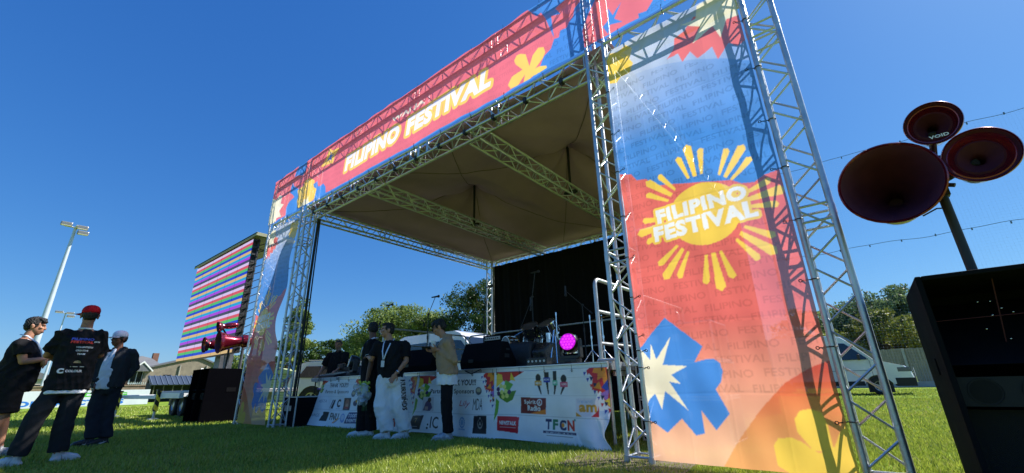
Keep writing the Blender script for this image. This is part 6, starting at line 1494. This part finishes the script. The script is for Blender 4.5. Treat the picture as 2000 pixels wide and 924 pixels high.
b = Blob(); b.ell(L['N']-bf*.075+Z*.0, (.09, .055, .055), Matrix((r, bf, Z)).transposed()); b.cone(L['N']-bf*.02-r*.09+Z*.01, .028, L['N']-bf*.09-Z*.01, .035); b.cone(L['N']-bf*.02+r*.09+Z*.01, .028, L['N']-bf*.09-Z*.01, .035); b.fuse('hood', JM, t, .009, 3, .004, (30, 30, 30), 2)
trousers(t, L, bf, r, cloth_mat('dark_denim', (.022, .027, .038), .8, .25), 'jeans', wide=(.105, .092, .085), waist=(.175, .14), seed=11, upto=.97, stack=1)
hair(t, L['H'], ff, sc=.99, top=-.04)
cap(t, L['H'], ff, cloth_mat('white_cap_cloth', S(196, 200, 220), .7, .04), 'white_cap')
for s, d in (('A', (.15, -1)), ('B', (.25, -.95))):
    so_ = shoe(t, L['a'+s], d, BSHOE, mat('dark_sole', (.06, .06, .06), .6)); 
    b = MB(); a = L['a'+s]; b.path([(a.x+.052, a.y-.10, .035), (a.x+.056, a.y-.05, .03), (a.x+.05, a.y+.01, .055)], [.003, .009, .002], 5); b.build('shoe_stripe', WPR, so_)
b = MB(); hr = Vector(ff).cross(Z).normalized()
for s in (-1, 1): b.torus(L['H']+Vector(ff).normalized()*.098+hr*s*.033+Z*.008, ff, .020, .002, 14, 5)
b.tube(L['H']+Vector(ff).normalized()*.09+hr*.055+Z*.01, L['H']+hr*.083-Z*.0+Z*.012, .002, n=5); b.tube(L['H']+Vector(ff).normalized()*.09-hr*.055+Z*.01, L['H']-hr*.083+Z*.012, .002, n=5); b.build('glasses', BLACKP, t)

# --- man in black jersey with a clear bag, by the stage
J = dict(H=(-6.46, 4.18, 1.68), N=(-6.43, 4.18, 1.51), P=(-6.42, 4.20, .90), sA=(-6.28, 4.05, 1.42), eA=(-6.24, 4.06, 1.12), wA=(-6.25, 4.02, .86), sB=(-6.58, 4.33, 1.42), eB=(-6.62, 4.38, 1.12), wB=(-6.66, 4.28, .9),
         hpA=(-6.36, 4.14, .88), kA=(-6.34, 4.18, .48), aA=(-6.36, 4.24, .09), hpB=(-6.50, 4.24, .88), kB=(-6.52, 4.16, .48), aB=(-6.49, 4.15, .09))
ff = (-.93, .36, 0)
t, L, bf, r = person('man in long black jersey, face turned away, holding a clear bag of flowers', (-6.43, 4.19), J, (-.85, -.50), ff, SK2, 1.0, hands={'A': ((-.1, -.05, -1), (-1, -.3, 0), 1, .9), 'B': ((-.1, -.1, -1), (1, .3, 0), -1, .4)})
ts = top_garment(t, L, bf, r, BLK, 'jersey', prof=[(-.28, .195, .155, 0), (.0, .195, .155, 0), (.35, .19, .15, .01), (.65, .20, .145, .0), (.82, .20, .125, 0), (.91, .165, .10, 0), (.965, .10, .08, 0), (1.0, .070, .066, 0)], sleeve=.62, sr=(.082, .088, .092), wr=.006, seed=12)
trousers(t, L, bf, r, BLK, wide=(.10, .090, .088), seed=13, upto=.97, stack=1)
hair(t, L['H'], ff, sc=1.0, seed=14)
for s, d in (('A', (-.75, -.65)), ('B', (-.8, -.6))): shoe(t, L['a'+s], d, WSHOE, WSOLE)
strip(t, [L['N']+Vector((.03, .08, .03)), L['N']+Vector((.06, -.02, .02)), L['N']+Vector((.01, -.10, -.03)), L['N']+Vector((-.08, -.13, -.14)), L['N']+Vector((-.13, -.13, -.28))], .022, (.8, -.6, .2), LAN)
b = MB(); e0 = lerp(L['sA'], L['eA'], .60); b.torus(e0, L['eA']-L['sA'], .090, .0045, 20, 5); b.build('sleeve_piping', WPR, t)
bag = thing('clear_bag', 'crumpled clear bag of yellow-green flowers held by the man in the black jersey', 'bag', (-6.24, 3.98, .80))
b = Blob(); rg = random.Random(3)
for k in range(14): b.ell((rg.uniform(-.13, .10), rg.uniform(-.09, .05), rg.uniform(-.28, -.04)), (.07, .06, .08), None, 10, 8)
b.ell((0, 0, 0), (.03, .03, .06)); b.fuse('plastic_film', mat('clear_plastic', (.62, .68, .74), .12, 0, .1, 14, .8, 30, clear=.45), bag, .012, 2, .010, (26, 26, 26), 6)
b = MB()
for k in range(60):
    p = Vector((rg.uniform(-.08, .08), rg.uniform(-.06, .04), rg.uniform(-.13, .03))); b.ell(p, (.022, .022, .016), Matrix.Rotation(rg.uniform(0, 3), 3, 'X'), 7, 5)
b.build('flower', mat('yellow_green_petal', S(190, 204, 70), .6, 0, .3, 30), bag)
b = MB()
for k in range(10): b.tube((rg.uniform(-.03, .03), 0, -.05), (rg.uniform(-.06, .06)+.03, rg.uniform(-.04, .04), -.40), .004, n=5)
b.build('stem', mat('stem_green', S(60, 90, 40), .7), bag)

# --- man in white trousers, laughing
J = dict(H=(-5.88, 4.07, 1.595), N=(-5.84, 4.11, 1.44), P=(-5.80, 4.16, .88), sA=(-5.97, 3.96, 1.36), eA=(-6.02, 3.92, 1.16), wA=(-6.20, 3.98, 1.20), sB=(-5.67, 4.28, 1.37), eB=(-5.61, 4.27, 1.12), wB=(-5.62, 4.10, .93),
         hpA=(-5.87, 4.08, .86), kA=(-5.86, 4.06, .47), aA=(-5.80, 4.15, .10), hpB=(-5.74, 4.22, .86), kB=(-5.69, 4.24, .48), aB=(-5.645, 4.37, .10))
ff = (-.45, -.89, .0)
t, L, bf, r = person('laughing man in black T-shirt with lanyard and baggy white trousers, reaching towards his friend', (-5.79, 4.17), J, (.42, -.90), ff, SK3*.95, 1.05, paint=face_paint(Vector((-5.88, 4.07, 1.595))-Vector((-5.79, 4.17, 0)), ff, None, SK3*.95, None, True), hands={'A': ((-.9, .25, .1), (0, 0, 1), 1, .3), 'B': ((-.35, -.4, -.85), (-.6, .6, 0), 1, .5)})
ts = top_garment(t, L, bf, r, BLK, prof=[(-.02, .195, .16, .01), (.2, .205, .165, .02), (.45, .205, .16, .02), (.7, .205, .145, .01), (.84, .20, .125, 0), (.92, .165, .10, 0), (.97, .10, .08, 0), (1.0, .070, .066, 0)], sleeve=.82, sr=(.076, .08, .082), wr=.0065, seed=15)
WT = cloth_mat('white_sweatpants', (.80, .81, .83), .85, .05)
tr = trousers(t, L, bf, r, WT, wide=(.125, .125, .105), wr=.006, waist=(.19, .155), seed=16, upto=.93, stack=2)
hair(t, L['H'], ff, sc=.99, top=.008, seed=17)
shoe(t, L['aA'], (-.85, -.5), WSHOE, WSOLE, .31); shoe(t, L['aB'], (-.30, -.95), WSHOE, WSOLE, .31)
ch = L['N']+bf*.17
strip(t, [L['N']-r*.075+Z*.03, L['N']-r*.06+bf*.09-Z*.05, L['N']-r*.045+bf*.155-Z*.17, L['N']-r*.02+bf*.19-Z*.30], .020, bf, LAN); strip(t, [L['N']+r*.075+Z*.03, L['N']+r*.06+bf*.09-Z*.05, L['N']+r*.03+bf*.16-Z*.17, L['N']-r*.01+bf*.192-Z*.30], .020, bf, LAN)
b = MB(); q = L['N']-r*.015+bf*.20-Z*.365; b.box(q, (.055, .008, .095), rz=.45); b.build('badge', mat('badge_card', S(206, 206, 210), .3), t, bev=.003)
b = MB(); b.torus(lerp(L['wB'], L['eB'], .12), L['wB']-L['eB'], .034, .008, 16, 6); b.build('wrist_watch', CHROME, t, True)
tv = (L['kB']-L['hpB']).normalized(); mid = L['hpB']
decal(tr, 'HURMINDS', mid+r*(-.085)+bf*.02-Z*.02, tv, Vector((.80, .59, 0)), (.60, -.80, 0), .44, .058, mat('black_print', (.015, .015, .02), .7), t, bold=.05)

# --- man in beige jacket looking at his phone
J = dict(H=(-5.03, 4.42, 1.585), N=(-4.955, 4.49, 1.44), P=(-4.93, 4.52, .88), sA=(-4.80, 4.38, 1.345), eA=(-4.74, 4.47, 1.09), wA=(-4.91, 4.30, 1.245), sB=(-5.07, 4.63, 1.345), eB=(-5.12, 4.60, 1.12), wB=(-5.11, 4.39, 1.24),
         hpA=(-4.88, 4.47, .86), kA=(-4.87, 4.47, .47), aA=(-4.88, 4.51, .10), hpB=(-4.98, 4.57, .86), kB=(-4.99, 4.56, .47), aB=(-4.96, 4.62, .10))
ff = Vector((-.78, -.62, -.42)).normalized(); hu = Vector((-.32, -.25, .92))
t, L, bf, r = person('man in open beige jacket and long white T-shirt looking down at his phone', (-4.93, 4.52), J, (-.78, -.62), ff, SK3*.92, .95, head_up=hu, hands={'A': ((-.80, -.35, .18), (.3, -.5, -.6), 1, .7), 'B': ((-.45, -.75, .15), (-.3, .4, -.6), -1, .7)})
top_garment(t, L, bf, r, WHC, prof=[(-.24, .186, .158, .004), (.0, .184, .156, .006), (.4, .160, .134, .01), (.65, .165, .13, 0), (.85, .13, .10, 0), (.96, .09, .075, 0), (1, .07, .066, 0)], sleeve=.10, sr=(.045, .045, .045), seed=18, wr=.005)
BJ = cloth_mat('beige_jacket', S(166, 138, 112), .85, .10)
jacket(t, L, bf, r, BJ, [(.02, .205, .15, -.01), (.2, .21, .16, -.005), (.5, .205, .155, 0), (.75, .20, .14, 0), (.90, .165, .11, -.01), (.98, .10, .085, -.015), (1.04, .085, .08, -.02)], (.074, .068, .064), (.105, .0), .005, 19)
b = Blob(); b.loft([(L['N']-bf*.018+Z*.0, r, bf, .088, .078), (L['N']-bf*.03+Z*.045, r, bf, .080, .070)]); co_ = b.fuse('jacket_collar', BJ, t, .008, 3, .003, (30, 30, 30), 2)
trousers(t, L, bf, r, BLK, wide=(.098, .082, .072), seed=20, upto=.97, waist=(.150, .118), stack=1)
hair(t, L['H'], ff, up_=hu, sc=1.03, back=.85, fringe=.012, top=.006, seed=21)
GS = mat('silver_trainer', (.42, .44, .47), .4, .2, .35, 26)
for s, d in (('A', (-.80, -.60)), ('B', (-.85, -.52))): shoe(t, L['a'+s], d, GS, WSOLE, .31)
hr = ff.cross(hu).normalized(); b = MB()
for s in (-1, 1): b.torus(L['H']+ff*.100+hr*s*.034+hu*.006, ff, .022, .0025, 14, 5); b.tube(L['H']+ff*.095+hr*s*.056+hu*.01, L['H']+hr*s*.084+hu*.012, .0025, n=5)
b.tube(L['H']+ff*.104-hr*.012+hu*.008, L['H']+ff*.104+hr*.012+hu*.008, .002, n=5); b.build('glasses', BLACKP, t)
ph = thing('phone', 'dark phone held in the hands of the man in the beige jacket', 'phone', (-5.13, 4.27, 1.285))
b = MB(); b.box((0, 0, 0), (.15, .075, .009), M=Matrix.Rotation(.66, 3, 'Z') @ Matrix.Rotation(-.5, 3, 'X')); b.build('phone_body', BLACKP, ph, bev=.003)
cu_ = MB(); cu_.lathe([(0, 0), (.028, 0), (.038, .095), (.035, .095), (.033, .085), (0, .085)], (0, 0, 0), (0, 0, 1), 24); cup = cu_.build('paper_cup', mat('white_card', S(214, 214, 216), .6)); cup.location = (-4.985, 4.275, 1.28); tag(cup, 'white paper cup held against the phone by the man in the beige jacket', 'cup')

# --- man at the mixing table
bx, by = -9.82, 5.48
J = dict(H=(bx-.02, by-.02, 1.735), N=(bx, by, 1.575), P=(bx, by+.02, .98), sA=(bx-.19, by-.12, 1.49), eA=(bx-.26, by-.20, 1.22), wA=(bx-.14, by-.36, 1.03), sB=(bx+.19, by+.08, 1.49), eB=(bx+.30, by-.02, 1.24), wB=(bx+.40, by-.24, 1.12),
         hpA=(bx-.09, by-.03, .95), kA=(bx-.10, by-.03, .50), aA=(bx-.10, by, .10), hpB=(bx+.09, by+.05, .95), kB=(bx+.10, by+.05, .50), aB=(bx+.10, by+.08, .10))
ff = Vector((.66, -.72, -.22)).normalized()
t, L, bf, r = person('grey-bearded man in black polo shirt leaning over the mixing table', (bx, by), J, (.35, -.94), ff, SK3, 1.08, paint=face_paint(Vector(J['H'])-Vector((bx, by, 0)), ff, None, SK3, S(120, 112, 106)), hands={'A': ((.3, -.8, -.3), (0, 0, 1), 1, .4), 'B': ((.5, -.8, -.2), (0, 0, 1), -1, .4)})
top_garment(t, L, bf, r, BLK, 'polo_shirt', prof=[(-.1, .225, .18, .02), (.2, .225, .185, .03), (.5, .22, .17, .02), (.75, .215, .145, 0), (.89, .18, .115, 0), (.96, .11, .085, 0), (1.0, .078, .072, 0)], sleeve=.85, sr=(.085, .088, .09), seed=22)
b = MB(); b.torus(L['N']+Z*.012, Z, .066, .012, 20, 6); b.build('polo_collar', BLK, t, True)
trousers(t, L, bf, r, BLK2, wide=(.11, .10, .09), seed=23, upto=.97); shoe(t, L['aA'], bf, BSHOE, RUBBER); shoe(t, L['aB'], bf, BSHOE, RUBBER)
hair(t, L['H'], ff, m=mat('grey_hair', (.075, .07, .068), .6, 0, .3, 60, .6, 190), sc=.97, top=-.004, seed=24)
